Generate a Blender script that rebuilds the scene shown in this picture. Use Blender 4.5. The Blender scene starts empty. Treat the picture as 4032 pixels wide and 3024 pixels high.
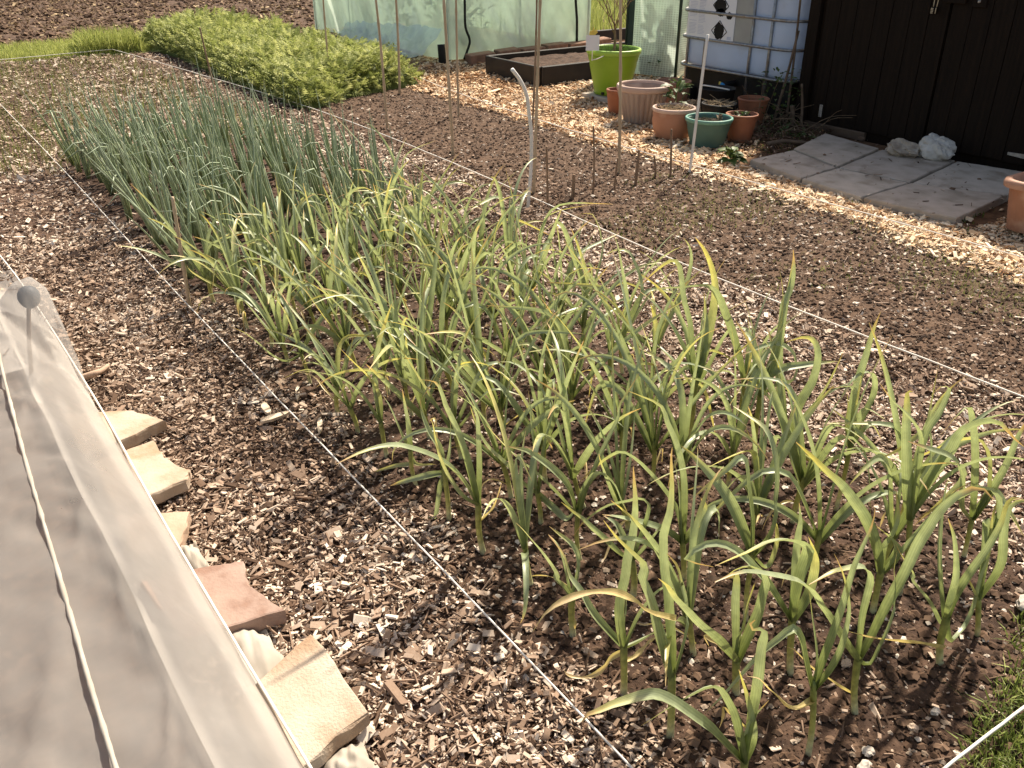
import bpy, math, random
import numpy as np

# ------------------------------------------------------------------ camera, light, exposure
SC = bpy.context.scene
COL = SC.collection
R_ = math.radians
cam_data = bpy.data.cameras.new('camera')
cam = bpy.data.objects.new('camera', cam_data)
COL.objects.link(cam)
cam_data.sensor_width = 36.0
cam_data.lens = 36.0 * 3500.0 / 4032.0
cam_data.clip_start = 0.05
cam_data.clip_end = 400.0
cam.location = (0, 0, 1.55)
cam.rotation_euler = (R_(90 - 28.01), 0, R_(-35.0))
SC.camera = cam

SUN_AZ, SUN_EL = R_(64.0), R_(50.0)          # heading from +Y towards +X
world = bpy.data.worlds.new('World')
SC.world = world
world.use_nodes = True
wn = world.node_tree
for n in list(wn.nodes):
    wn.nodes.remove(n)
sky = wn.nodes.new('ShaderNodeTexSky')
sky.sky_type = 'NISHITA'
sky.sun_disc = False
sky.sun_elevation = SUN_EL
sky.sun_rotation = SUN_AZ
sky.dust_density = 2.2
bg = wn.nodes.new('ShaderNodeBackground')
bg.inputs['Strength'].default_value = 0.10
wo = wn.nodes.new('ShaderNodeOutputWorld')
tint = wn.nodes.new('ShaderNodeMix')              # the photograph's warm white balance
tint.data_type = 'RGBA'; tint.blend_type = 'MULTIPLY'
tint.inputs[0].default_value = 1.0
tint.inputs[7].default_value = (1.0, 0.86, 0.72, 1.0)
wn.links.new(sky.outputs[0], tint.inputs[6])
wn.links.new(tint.outputs[2], bg.inputs[0])
wn.links.new(bg.outputs[0], wo.inputs[0])
sun_data = bpy.data.lights.new('sun', 'SUN')
sun_data.energy = 4.6
sun_data.angle = R_(1.8)
sun_data.color = (1.0, 0.90, 0.75)
sun = bpy.data.objects.new('sun', sun_data)
COL.objects.link(sun)
sdir = (math.sin(SUN_AZ) * math.cos(SUN_EL), math.cos(SUN_AZ) * math.cos(SUN_EL), math.sin(SUN_EL))
from mathutils import Vector
sun.rotation_euler = Vector(sdir).to_track_quat('Z', 'Y').to_euler()
sun.location = (8, 6, 12)
SC.view_settings.view_transform = 'Standard'
SC.view_settings.look = 'None'
SC.view_settings.gamma = 1.0
SC.view_settings.exposure = 1.05
SC.view_settings.use_curve_mapping = False

# ------------------------------------------------------------------ helpers
rnd = random.Random(11)
NP = np.random.default_rng(7)

_th = math.radians(28.01)
_yw = math.radians(35)
_RT = np.array([math.cos(_yw), -math.sin(_yw), 0.0])
_FH = np.array([math.sin(_yw), math.cos(_yw), 0.0])
_FW = _FH * math.cos(_th) + np.array([0, 0, -math.sin(_th)])
_UP = _FH * math.sin(_th) + np.array([0, 0, math.cos(_th)])


def in_view(x, y, z=0.0, mx=0.14):
    """keep only what the photograph, or a step beside it, can see"""
    v = np.stack([x, y, z - 1.55 + np.zeros_like(x)], 1)
    w = v @ _FW
    a = (v @ _RT) / np.maximum(w, 1e-3) / (2016 / 3500.)
    b = (v @ _UP) / np.maximum(w, 1e-3) / (1512 / 3500.)
    return (w > 0.1) & (np.abs(a) < 1 + mx) & (np.abs(b) < 1 + mx)


def hash2(ix, iy, s):
    h = np.sin(ix * 127.1 + iy * 311.7 + s * 74.7) * 43758.5453
    return h - np.floor(h)


def vn(x, y, s=0):
    xi = np.floor(x); yi = np.floor(y)
    fx = x - xi; fy = y - yi
    fx = fx * fx * (3 - 2 * fx); fy = fy * fy * (3 - 2 * fy)
    a = hash2(xi, yi, s); b = hash2(xi + 1, yi, s); c = hash2(xi, yi + 1, s); d = hash2(xi + 1, yi + 1, s)
    return (a * (1 - fx) + b * fx) * (1 - fy) + (c * (1 - fx) + d * fx) * fy - 0.5


def hgt(x, y):
    x = np.asarray(x, float); y = np.asarray(y, float)
    h = 0.022 * vn(x * 2.3, y * 2.3, 1) + 0.02 * vn(x * 7, y * 7, 2) + 0.012 * vn(x * 19, y * 19, 3) + 0.008 * vn(x * 47, y * 47, 4)
    bed = np.clip((x - 0.9) / 0.15, 0, 1) * np.clip((2.4 - x) / 0.2, 0, 1) * np.clip((7.3 - y) / 0.4, 0, 1) * np.clip((y - .42) / .1, 0, 1)
    bed2 = np.clip((x - 3.08) / 0.12, 0, 1) * np.clip((4.48 - x) / 0.12, 0, 1) * np.clip((13 - y) / 0.4, 0, 1)
    lump = 0.016 * np.maximum(0, vn(x * 12, y * 12, 8) + .1) + .012 * np.maximum(0, vn(x * 28, y * 28, 9))
    flat = np.clip((np.asarray(x) - 4.62) / .1, 0, 1) * np.clip((4.5 - np.asarray(y)) / .1, 0, 1)
    return (h * 0.8 + bed * (0.004 + lump) + bed2 * (0.006 + lump * .9)) * (1 - flat) - 0.012 - .012 * flat


def tag(o, label=None, cat=None, group=None, kind=None):
    if label: o['label'] = label
    if cat: o['category'] = cat
    if group: o['group'] = group
    if kind: o['kind'] = kind
    return o


def thing(name, label, cat, loc=(0, 0, 0), group=None):
    o = bpy.data.objects.new(name, None)
    o.empty_display_size = 0.05
    COL.objects.link(o)
    o.location = loc
    return tag(o, label, cat, group)


def link(name, me, mat, parent=None):
    o = bpy.data.objects.new(name, me)
    COL.objects.link(o)
    if mat is not None and not me.materials:
        me.materials.append(mat)
    if parent is not None:
        o.parent = parent
    return o


def world_loc(o):
    v = Vector((0, 0, 0))
    while o is not None:
        v += o.location
        o = o.parent
    return v


def mesh(name, verts, faces, mat, parent=None, smooth=False, origin=None, cols=None, rec=True):
    """verts are world coordinates; they are stored relative to the parent (or to origin)"""
    off = np.array(world_loc(parent) if parent is not None else (origin or (0, 0, 0)), float)
    V = np.asarray(verts, float).reshape(-1, 3) - off
    me = bpy.data.meshes.new(name)
    me.from_pydata(V.tolist(), [], [tuple(map(int, f)) for f in faces])
    if rec:
        import bmesh
        bm = bmesh.new(); bm.from_mesh(me)
        bmesh.ops.recalc_face_normals(bm, faces=bm.faces)
        bm.to_mesh(me); bm.free()
    me.polygons.foreach_set('use_smooth', [bool(smooth)] * len(me.polygons))
    if cols is not None:
        a = me.color_attributes.new('Col', 'FLOAT_COLOR', 'POINT')
        c = np.ones((len(V), 4)); c[:, :3] = np.asarray(cols)
        a.data.foreach_set('color', c.ravel())
    me.update()
    o = link(name, me, mat, parent)
    if parent is None and origin:
        o.location = origin
    return o


def fast_mesh(name, V, F, mat, parent=None, tone=None, smooth=False, cols=None):
    me = bpy.data.meshes.new(name)
    V = np.ascontiguousarray(V, dtype=np.float32); F = np.ascontiguousarray(F, dtype=np.int32)
    m, kk = F.shape
    me.vertices.add(len(V)); me.vertices.foreach_set('co', V.ravel())
    me.loops.add(m * kk); me.loops.foreach_set('vertex_index', F.ravel())
    me.polygons.add(m)
    me.polygons.foreach_set('loop_start', np.arange(0, m * kk, kk, dtype=np.int32))
    me.polygons.foreach_set('loop_total', np.full(m, kk, dtype=np.int32))
    me.update(calc_edges=True)
    me.polygons.foreach_set('use_smooth', np.full(m, bool(smooth)))
    if tone is not None:
        a = me.attributes.new('tone', 'FLOAT', 'POINT')
        a.data.foreach_set('value', np.ascontiguousarray(tone, dtype=np.float32))
    if cols is not None:
        a = me.color_attributes.new('Col', 'FLOAT_COLOR', 'POINT')
        c = np.ones((len(V), 4), dtype=np.float32); c[:, :3] = cols
        a.data.foreach_set('color', c.ravel())
    return link(name, me, mat, parent)


# shape builders: return (verts, faces)
def box(x0, x1, y0, y1, z0, z1):
    v = [(x0, y0, z0), (x1, y0, z0), (x1, y1, z0), (x0, y1, z0), (x0, y0, z1), (x1, y0, z1), (x1, y1, z1), (x0, y1, z1)]
    return v, [(3, 2, 1, 0), (4, 5, 6, 7), (0, 1, 5, 4), (1, 2, 6, 5), (2, 3, 7, 6), (3, 0, 4, 7)]


def bbox_(x0, x1, y0, y1, z0, z1, b=0.004):
    """a box with chamfered edges"""
    import bmesh
    v, f = box(x0, x1, y0, y1, z0, z1)
    bm = bmesh.new()
    vs = [bm.verts.new(p) for p in v]
    for q in f: bm.faces.new([vs[i] for i in q])
    bmesh.ops.bevel(bm, geom=bm.edges[:], offset=b, segments=1, affect='EDGES')
    bm.verts.index_update()
    r = [tuple(p.co) for p in bm.verts], [[p.index for p in q.verts] for q in bm.faces]
    bm.free()
    return r


def join(*parts):
    V = []; F = []
    for v, f in parts:
        o = len(V); V += [tuple(p) for p in v]; F += [tuple(i + o for i in q) for q in f]
    return V, F


def spline(pts, n):
    P = np.asarray(pts, float)
    if len(P) < 3:
        t = np.linspace(0, 1, n)[:, None]
        return P[0] * (1 - t) + P[-1] * t
    P = np.vstack([2 * P[0] - P[1], P, 2 * P[-1] - P[-2]])
    d = np.linalg.norm(np.diff(P, axis=0), axis=1) ** 0.5
    d = np.maximum(d, 1e-5)
    tk = np.concatenate([[0], np.cumsum(d)])
    out = []
    for t in np.linspace(tk[1], tk[-2], n):
        i = int(np.clip(np.searchsorted(tk, t, side='right') - 1, 1, len(P) - 3))
        t0, t1, t2, t3 = tk[i - 1], tk[i], tk[i + 1], tk[i + 2]
        p0, p1, p2, p3 = P[i - 1], P[i], P[i + 1], P[i + 2]
        a1 = (t1 - t) / (t1 - t0) * p0 + (t - t0) / (t1 - t0) * p1
        a2 = (t2 - t) / (t2 - t1) * p1 + (t - t1) / (t2 - t1) * p2
        a3 = (t3 - t) / (t3 - t2) * p2 + (t - t2) / (t3 - t2) * p3
        b1 = (t2 - t) / (t2 - t0) * a1 + (t - t0) / (t2 - t0) * a2
        b2 = (t3 - t) / (t3 - t1) * a2 + (t - t1) / (t3 - t1) * a3
        out.append((t2 - t) / (t2 - t1) * b1 + (t - t1) / (t2 - t1) * b2)
    return np.array(out)


def tube(pts, rad, n=8, closed=False, caps=True):
    P = np.asarray(pts, float)
    m = len(P)
    rad = np.broadcast_to(np.asarray(rad, float), (m,))
    T = np.gradient(P, axis=0) if not closed else np.roll(P, -1, 0) - np.roll(P, 1, 0)
    T /= np.maximum(np.linalg.norm(T, axis=1), 1e-9)[:, None]
    ref = np.array([0, 0, 1.0]) if abs(T[0][2]) < 0.9 else np.array([1.0, 0, 0])
    V = []; u = None
    for i in range(m):
        if u is None:
            u = np.cross(T[i], ref)
        else:
            u = u - T[i] * (u @ T[i])
        u /= max(np.linalg.norm(u), 1e-9)
        w = np.cross(T[i], u)
        for j in range(n):
            a = 2 * math.pi * j / n
            V.append(P[i] + rad[i] * (math.cos(a) * u + math.sin(a) * w))
    F = []
    for i in range(m if closed else m - 1):
        for j in range(n):
            a = i * n + j; b = i * n + (j + 1) % n
            i2 = (i + 1) % m
            F.append((a, b, i2 * n + (j + 1) % n, i2 * n + j))
    if caps and not closed:
        F.append(tuple(range(n))[::-1]); F.append(tuple((m - 1) * n + j for j in range(n)))
    return V, F


def lathe(profile, cx, cy, cz, n=40, wob=None):
    V = []; F = []
    m = len(profile)
    for i, (r, z) in enumerate(profile):
        for j in range(n):
            a = 2 * math.pi * j / n
            rr = r * (1 + (wob(a, i) if wob else 0))
            V.append((cx + rr * math.cos(a), cy + rr * math.sin(a), cz + z))
    for i in range(m - 1):
        for j in range(n):
            a = i * n + j; b = i * n + (j + 1) % n
            F.append((a, b, b + n, a + n))
    return V, F


def rock(cx, cy, cz, rx, ry, rz, seed, sub=3, rough=.28, flat=True):
    import bmesh
    bm = bmesh.new()
    bmesh.ops.create_icosphere(bm, subdivisions=sub, radius=1)
    r = np.random.default_rng(seed)
    dirs = r.normal(size=(9, 3)); dirs /= np.linalg.norm(dirs, axis=1)[:, None]
    cut = r.uniform(.62, .95, 9)
    V = []
    for v in bm.verts:
        p = np.array(v.co)
        s = 1.0
        for d, c in zip(dirs, cut):
            q = p @ d
            if q > c: s = min(s, c / q)
        nz = vn(np.array([p[0] * 3 + p[2] * 2.1]), np.array([p[1] * 3 - p[2] * 1.7]), seed)[0] * rough
        nz += vn(np.array([p[0] * 8 + p[2] * 7.1]), np.array([p[1] * 8 - p[2] * 6.7]), seed + 3)[0] * rough * .45
        q = p * (s + nz * .6)
        V.append((cx + q[0] * rx, cy + q[1] * ry, max(0.0, cz + q[2] * rz)))
    F = [[x.index for x in f.verts] for f in bm.faces]
    bm.free()
    return V, F


# ------------------------------------------------------------------ materials
def newmat(name):
    m = bpy.data.materials.new(name)
    m.use_nodes = True
    nt = m.node_tree
    for n in list(nt.nodes): nt.nodes.remove(n)
    out = nt.nodes.new('ShaderNodeOutputMaterial')
    return m, nt, out


def c4(c):
    return (c[0], c[1], c[2], 1.0)


def M(name, col, col2=None, rough=.75, vscale=18, detail=4, bump=0.0, bscale=60, spec=.3, metal=0.0, stretch=None, trans=0.0, lo=.35, hi=.65, col3=None, s3=6):
    m, nt, out = newmat(name)
    L = nt.links.new
    p = nt.nodes.new('ShaderNodeBsdfPrincipled')
    p.inputs['Roughness'].default_value = rough
    p.inputs['Specular IOR Level'].default_value = spec
    p.inputs['Metallic'].default_value = metal
    tc = nt.nodes.new('ShaderNodeTexCoord')
    vec = tc.outputs['Object']
    if stretch:
        mp = nt.nodes.new('ShaderNodeMapping'); mp.inputs['Scale'].default_value = stretch
        L(vec, mp.inputs['Vector']); vec = mp.outputs[0]
    nz = nt.nodes.new('ShaderNodeTexNoise')
    nz.inputs['Scale'].default_value = vscale; nz.inputs['Detail'].default_value = detail
    L(vec, nz.inputs['Vector'])
    mr = nt.nodes.new('ShaderNodeMapRange')
    mr.inputs[1].default_value = lo; mr.inputs[2].default_value = hi
    L(nz.outputs[0], mr.inputs[0])
    mx = nt.nodes.new('ShaderNodeMix'); mx.data_type = 'RGBA'
    mx.inputs[6].default_value = c4(col); mx.inputs[7].default_value = c4(col2 or tuple(x * .7 for x in col))
    L(mr.outputs[0], mx.inputs[0])
    co = mx.outputs[2]
    if col3:
        n3 = nt.nodes.new('ShaderNodeTexNoise'); n3.inputs['Scale'].default_value = s3; n3.inputs['Detail'].default_value = 6
        L(vec, n3.inputs['Vector'])
        m3 = nt.nodes.new('ShaderNodeMapRange'); m3.inputs[1].default_value = .55; m3.inputs[2].default_value = .7
        L(n3.outputs[0], m3.inputs[0])
        mx3 = nt.nodes.new('ShaderNodeMix'); mx3.data_type = 'RGBA'
        mx3.inputs[7].default_value = c4(col3)
        L(co, mx3.inputs[6]); L(m3.outputs[0], mx3.inputs[0]); co = mx3.outputs[2]
    L(co, p.inputs['Base Color'])
    if bump:
        nb = nt.nodes.new('ShaderNodeTexNoise'); nb.inputs['Scale'].default_value = bscale; nb.inputs['Detail'].default_value = 5
        L(vec, nb.inputs['Vector'])
        b = nt.nodes.new('ShaderNodeBump'); b.inputs['Strength'].default_value = bump; b.inputs['Distance'].default_value = .01
        L(nb.outputs[0], b.inputs['Height']); L(b.outputs[0], p.inputs['Normal'])
    sh = p.outputs[0]
    if trans:
        t = nt.nodes.new('ShaderNodeBsdfTranslucent'); L(co, t.inputs[0])
        ms = nt.nodes.new('ShaderNodeMixShader'); ms.inputs[0].default_value = trans
        L(sh, ms.inputs[1]); L(t.outputs[0], ms.inputs[2]); sh = ms.outputs[0]
    L(sh, out.inputs[0])
    return m


def M_tone(name, stops, rough=.85, nscale=120, namt=.25, bump=.0, spec=.2, trans=0.0):
    """colour of each chip or crumb from its own 'tone' number"""
    m, nt, out = newmat(name)
    L = nt.links.new
    p = nt.nodes.new('ShaderNodeBsdfPrincipled'); p.inputs['Roughness'].default_value = rough
    p.inputs['Specular IOR Level'].default_value = spec
    at = nt.nodes.new('ShaderNodeAttribute'); at.attribute_name = 'tone'
    tc = nt.nodes.new('ShaderNodeTexCoord')
    nz = nt.nodes.new('ShaderNodeTexNoise'); nz.inputs['Scale'].default_value = nscale; nz.inputs['Detail'].default_value = 3
    L(tc.outputs['Object'], nz.inputs['Vector'])
    ma = nt.nodes.new('ShaderNodeMath'); ma.operation = 'MULTIPLY_ADD'
    ma.inputs[1].default_value = namt; L(nz.outputs[0], ma.inputs[0])
    ad = nt.nodes.new('ShaderNodeMath'); ad.operation = 'SUBTRACT'; ad.inputs[1].default_value = namt * .5
    L(at.outputs['Fac'], ad.inputs[0]); L(ad.outputs[0], ma.inputs[2])
    cr = nt.nodes.new('ShaderNodeValToRGB')
    e = cr.color_ramp.elements
    e[0].position, e[0].color = stops[0][0], c4(stops[0][1])
    e[1].position, e[1].color = stops[-1][0], c4(stops[-1][1])
    for s, c in stops[1:-1]:
        x = e.new(s); x.color = c4(c)
    L(ma.outputs[0], cr.inputs[0]); L(cr.outputs[0], p.inputs['Base Color'])
    sh = p.outputs[0]
    if trans:
        t = nt.nodes.new('ShaderNodeBsdfTranslucent'); L(cr.outputs[0], t.inputs[0])
        ms = nt.nodes.new('ShaderNodeMixShader'); ms.inputs[0].default_value = trans
        L(sh, ms.inputs[1]); L(t.outputs[0], ms.inputs[2]); sh = ms.outputs[0]
    L(sh, out.inputs[0])
    return m


def M_col(name, rough=.5, trans=.35, spec=.35, nscale=90, namt=.35, veins=0):
    """colour from the vertex colours of each leaf, with fine streaks"""
    m, nt, out = newmat(name)
    L = nt.links.new
    p = nt.nodes.new('ShaderNodeBsdfPrincipled'); p.inputs['Roughness'].default_value = rough
    p.inputs['Specular IOR Level'].default_value = spec
    at = nt.nodes.new('ShaderNodeVertexColor'); at.layer_name = 'Col'
    tc = nt.nodes.new('ShaderNodeTexCoord')
    nz = nt.nodes.new('ShaderNodeTexNoise'); nz.inputs['Scale'].default_value = nscale
    L(tc.outputs['Object'], nz.inputs['Vector'])
    mr = nt.nodes.new('ShaderNodeMapRange'); mr.inputs[1].default_value = .3; mr.inputs[2].default_value = .7
    mr.inputs[3].default_value = 1 - namt; mr.inputs[4].default_value = 1 + namt * .6
    L(nz.outputs[0], mr.inputs[0])
    if veins:
        lu = nt.nodes.new('ShaderNodeAttribute'); lu.attribute_name = 'across'
        sn = nt.nodes.new('ShaderNodeMath'); sn.operation = 'SINE'
        ml = nt.nodes.new('ShaderNodeMath'); ml.operation = 'MULTIPLY'; ml.inputs[1].default_value = veins
        L(lu.outputs['Fac'], ml.inputs[0]); L(ml.outputs[0], sn.inputs[0])
        ma = nt.nodes.new('ShaderNodeMath'); ma.operation = 'MULTIPLY_ADD'; ma.inputs[1].default_value = .10
        L(sn.outputs[0], ma.inputs[0]); L(mr.outputs[0], ma.inputs[2]); mr = ma
    mu = nt.nodes.new('ShaderNodeVectorMath'); mu.operation = 'SCALE'
    L(at.outputs[0], mu.inputs[0]); L(mr.outputs[0], mu.inputs['Scale'])
    L(mu.outputs[0], p.inputs['Base Color'])
    yt = nt.nodes.new('ShaderNodeVectorMath'); yt.operation = 'MULTIPLY'
    yt.inputs[1].default_value = (1.12, 1.10, .72)       # light that passed through a leaf is yellower
    L(mu.outputs[0], yt.inputs[0])
    t = nt.nodes.new('ShaderNodeBsdfTranslucent'); L(yt.outputs[0], t.inputs[0])
    ms = nt.nodes.new('ShaderNodeMixShader'); ms.inputs[0].default_value = trans
    L(p.outputs[0], ms.inputs[1]); L(t.outputs[0], ms.inputs[2]); L(ms.outputs[0], out.inputs[0])
    return m


def M_sheet(name, col, opacity, trans=.5, gloss=0.0, tint=None, nscale=3, nlo=.8, nhi=1.15, bump=0.0, weave=0, rough=.25):
    """thin netting or film: part of the light passes straight through"""
    m, nt, out = newmat(name)
    L = nt.links.new
    tc = nt.nodes.new('ShaderNodeTexCoord')
    nz = nt.nodes.new('ShaderNodeTexNoise'); nz.inputs['Scale'].default_value = nscale; nz.inputs['Detail'].default_value = 5
    L(tc.outputs['Object'], nz.inputs['Vector'])
    mr = nt.nodes.new('ShaderNodeMapRange'); mr.inputs[1].default_value = .3; mr.inputs[2].default_value = .7
    mr.inputs[3].default_value = opacity * nlo; mr.inputs[4].default_value = min(1, opacity * nhi)
    L(nz.outputs[0], mr.inputs[0])
    d = nt.nodes.new('ShaderNodeBsdfDiffuse'); d.inputs[0].default_value = c4(col)
    t = nt.nodes.new('ShaderNodeBsdfTranslucent'); t.inputs[0].default_value = c4(col)
    ms = nt.nodes.new('ShaderNodeMixShader'); ms.inputs[0].default_value = trans
    L(d.outputs[0], ms.inputs[1]); L(t.outputs[0], ms.inputs[2])
    sh = ms.outputs[0]
    if gloss:
        g = nt.nodes.new('ShaderNodeBsdfGlossy'); g.inputs['Roughness'].default_value = rough
        mg = nt.nodes.new('ShaderNodeMixShader'); mg.inputs[0].default_value = gloss
        L(sh, mg.inputs[1]); L(g.outputs[0], mg.inputs[2]); sh = mg.outputs[0]
    tr = nt.nodes.new('ShaderNodeBsdfTransparent'); tr.inputs[0].default_value = c4(tint or (1, 1, 1))
    fac = mr.outputs[0]
    if weave:
        wv = nt.nodes.new('ShaderNodeTexBrick')
        wv.inputs['Scale'].default_value = 1.0
        wv.offset = 0.0
        wv.inputs['Brick Width'].default_value = weave; wv.inputs['Row Height'].default_value = weave
        wv.inputs['Mortar Size'].default_value = weave * .13
        sp = nt.nodes.new('ShaderNodeSeparateXYZ'); L(tc.outputs['Object'], sp.inputs[0])
        sm = nt.nodes.new('ShaderNodeMath'); sm.operation = 'ADD'
        L(sp.outputs[0], sm.inputs[0]); L(sp.outputs[1], sm.inputs[1])
        cb = nt.nodes.new('ShaderNodeCombineXYZ'); L(sm.outputs[0], cb.inputs[0]); L(sp.outputs[2], cb.inputs[1])
        L(cb.outputs[0], wv.inputs['Vector'])
        mxx = nt.nodes.new('ShaderNodeMath'); mxx.operation = 'MAXIMUM'
        sc = nt.nodes.new('ShaderNodeMath'); sc.operation = 'MULTIPLY'; sc.inputs[1].default_value = .9
        L(wv.outputs['Fac'], sc.inputs[0]); L(sc.outputs[0], mxx.inputs[0]); L(fac, mxx.inputs[1]); fac = mxx.outputs[0]
    mf = nt.nodes.new('ShaderNodeMixShader')
    L(fac, mf.inputs[0]); L(tr.outputs[0], mf.inputs[1]); L(sh, mf.inputs[2])
    L(mf.outputs[0], out.inputs[0])
    return m
ORD = ['first', 'second', 'third', 'fourth', 'fifth', 'sixth', 'seventh', 'eighth', 'ninth', 'tenth', 'eleventh', 'twelfth', 'thirteenth', 'fourteenth', 'fifteenth', 'sixteenth', 'seventeenth', 'eighteenth']

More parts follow.
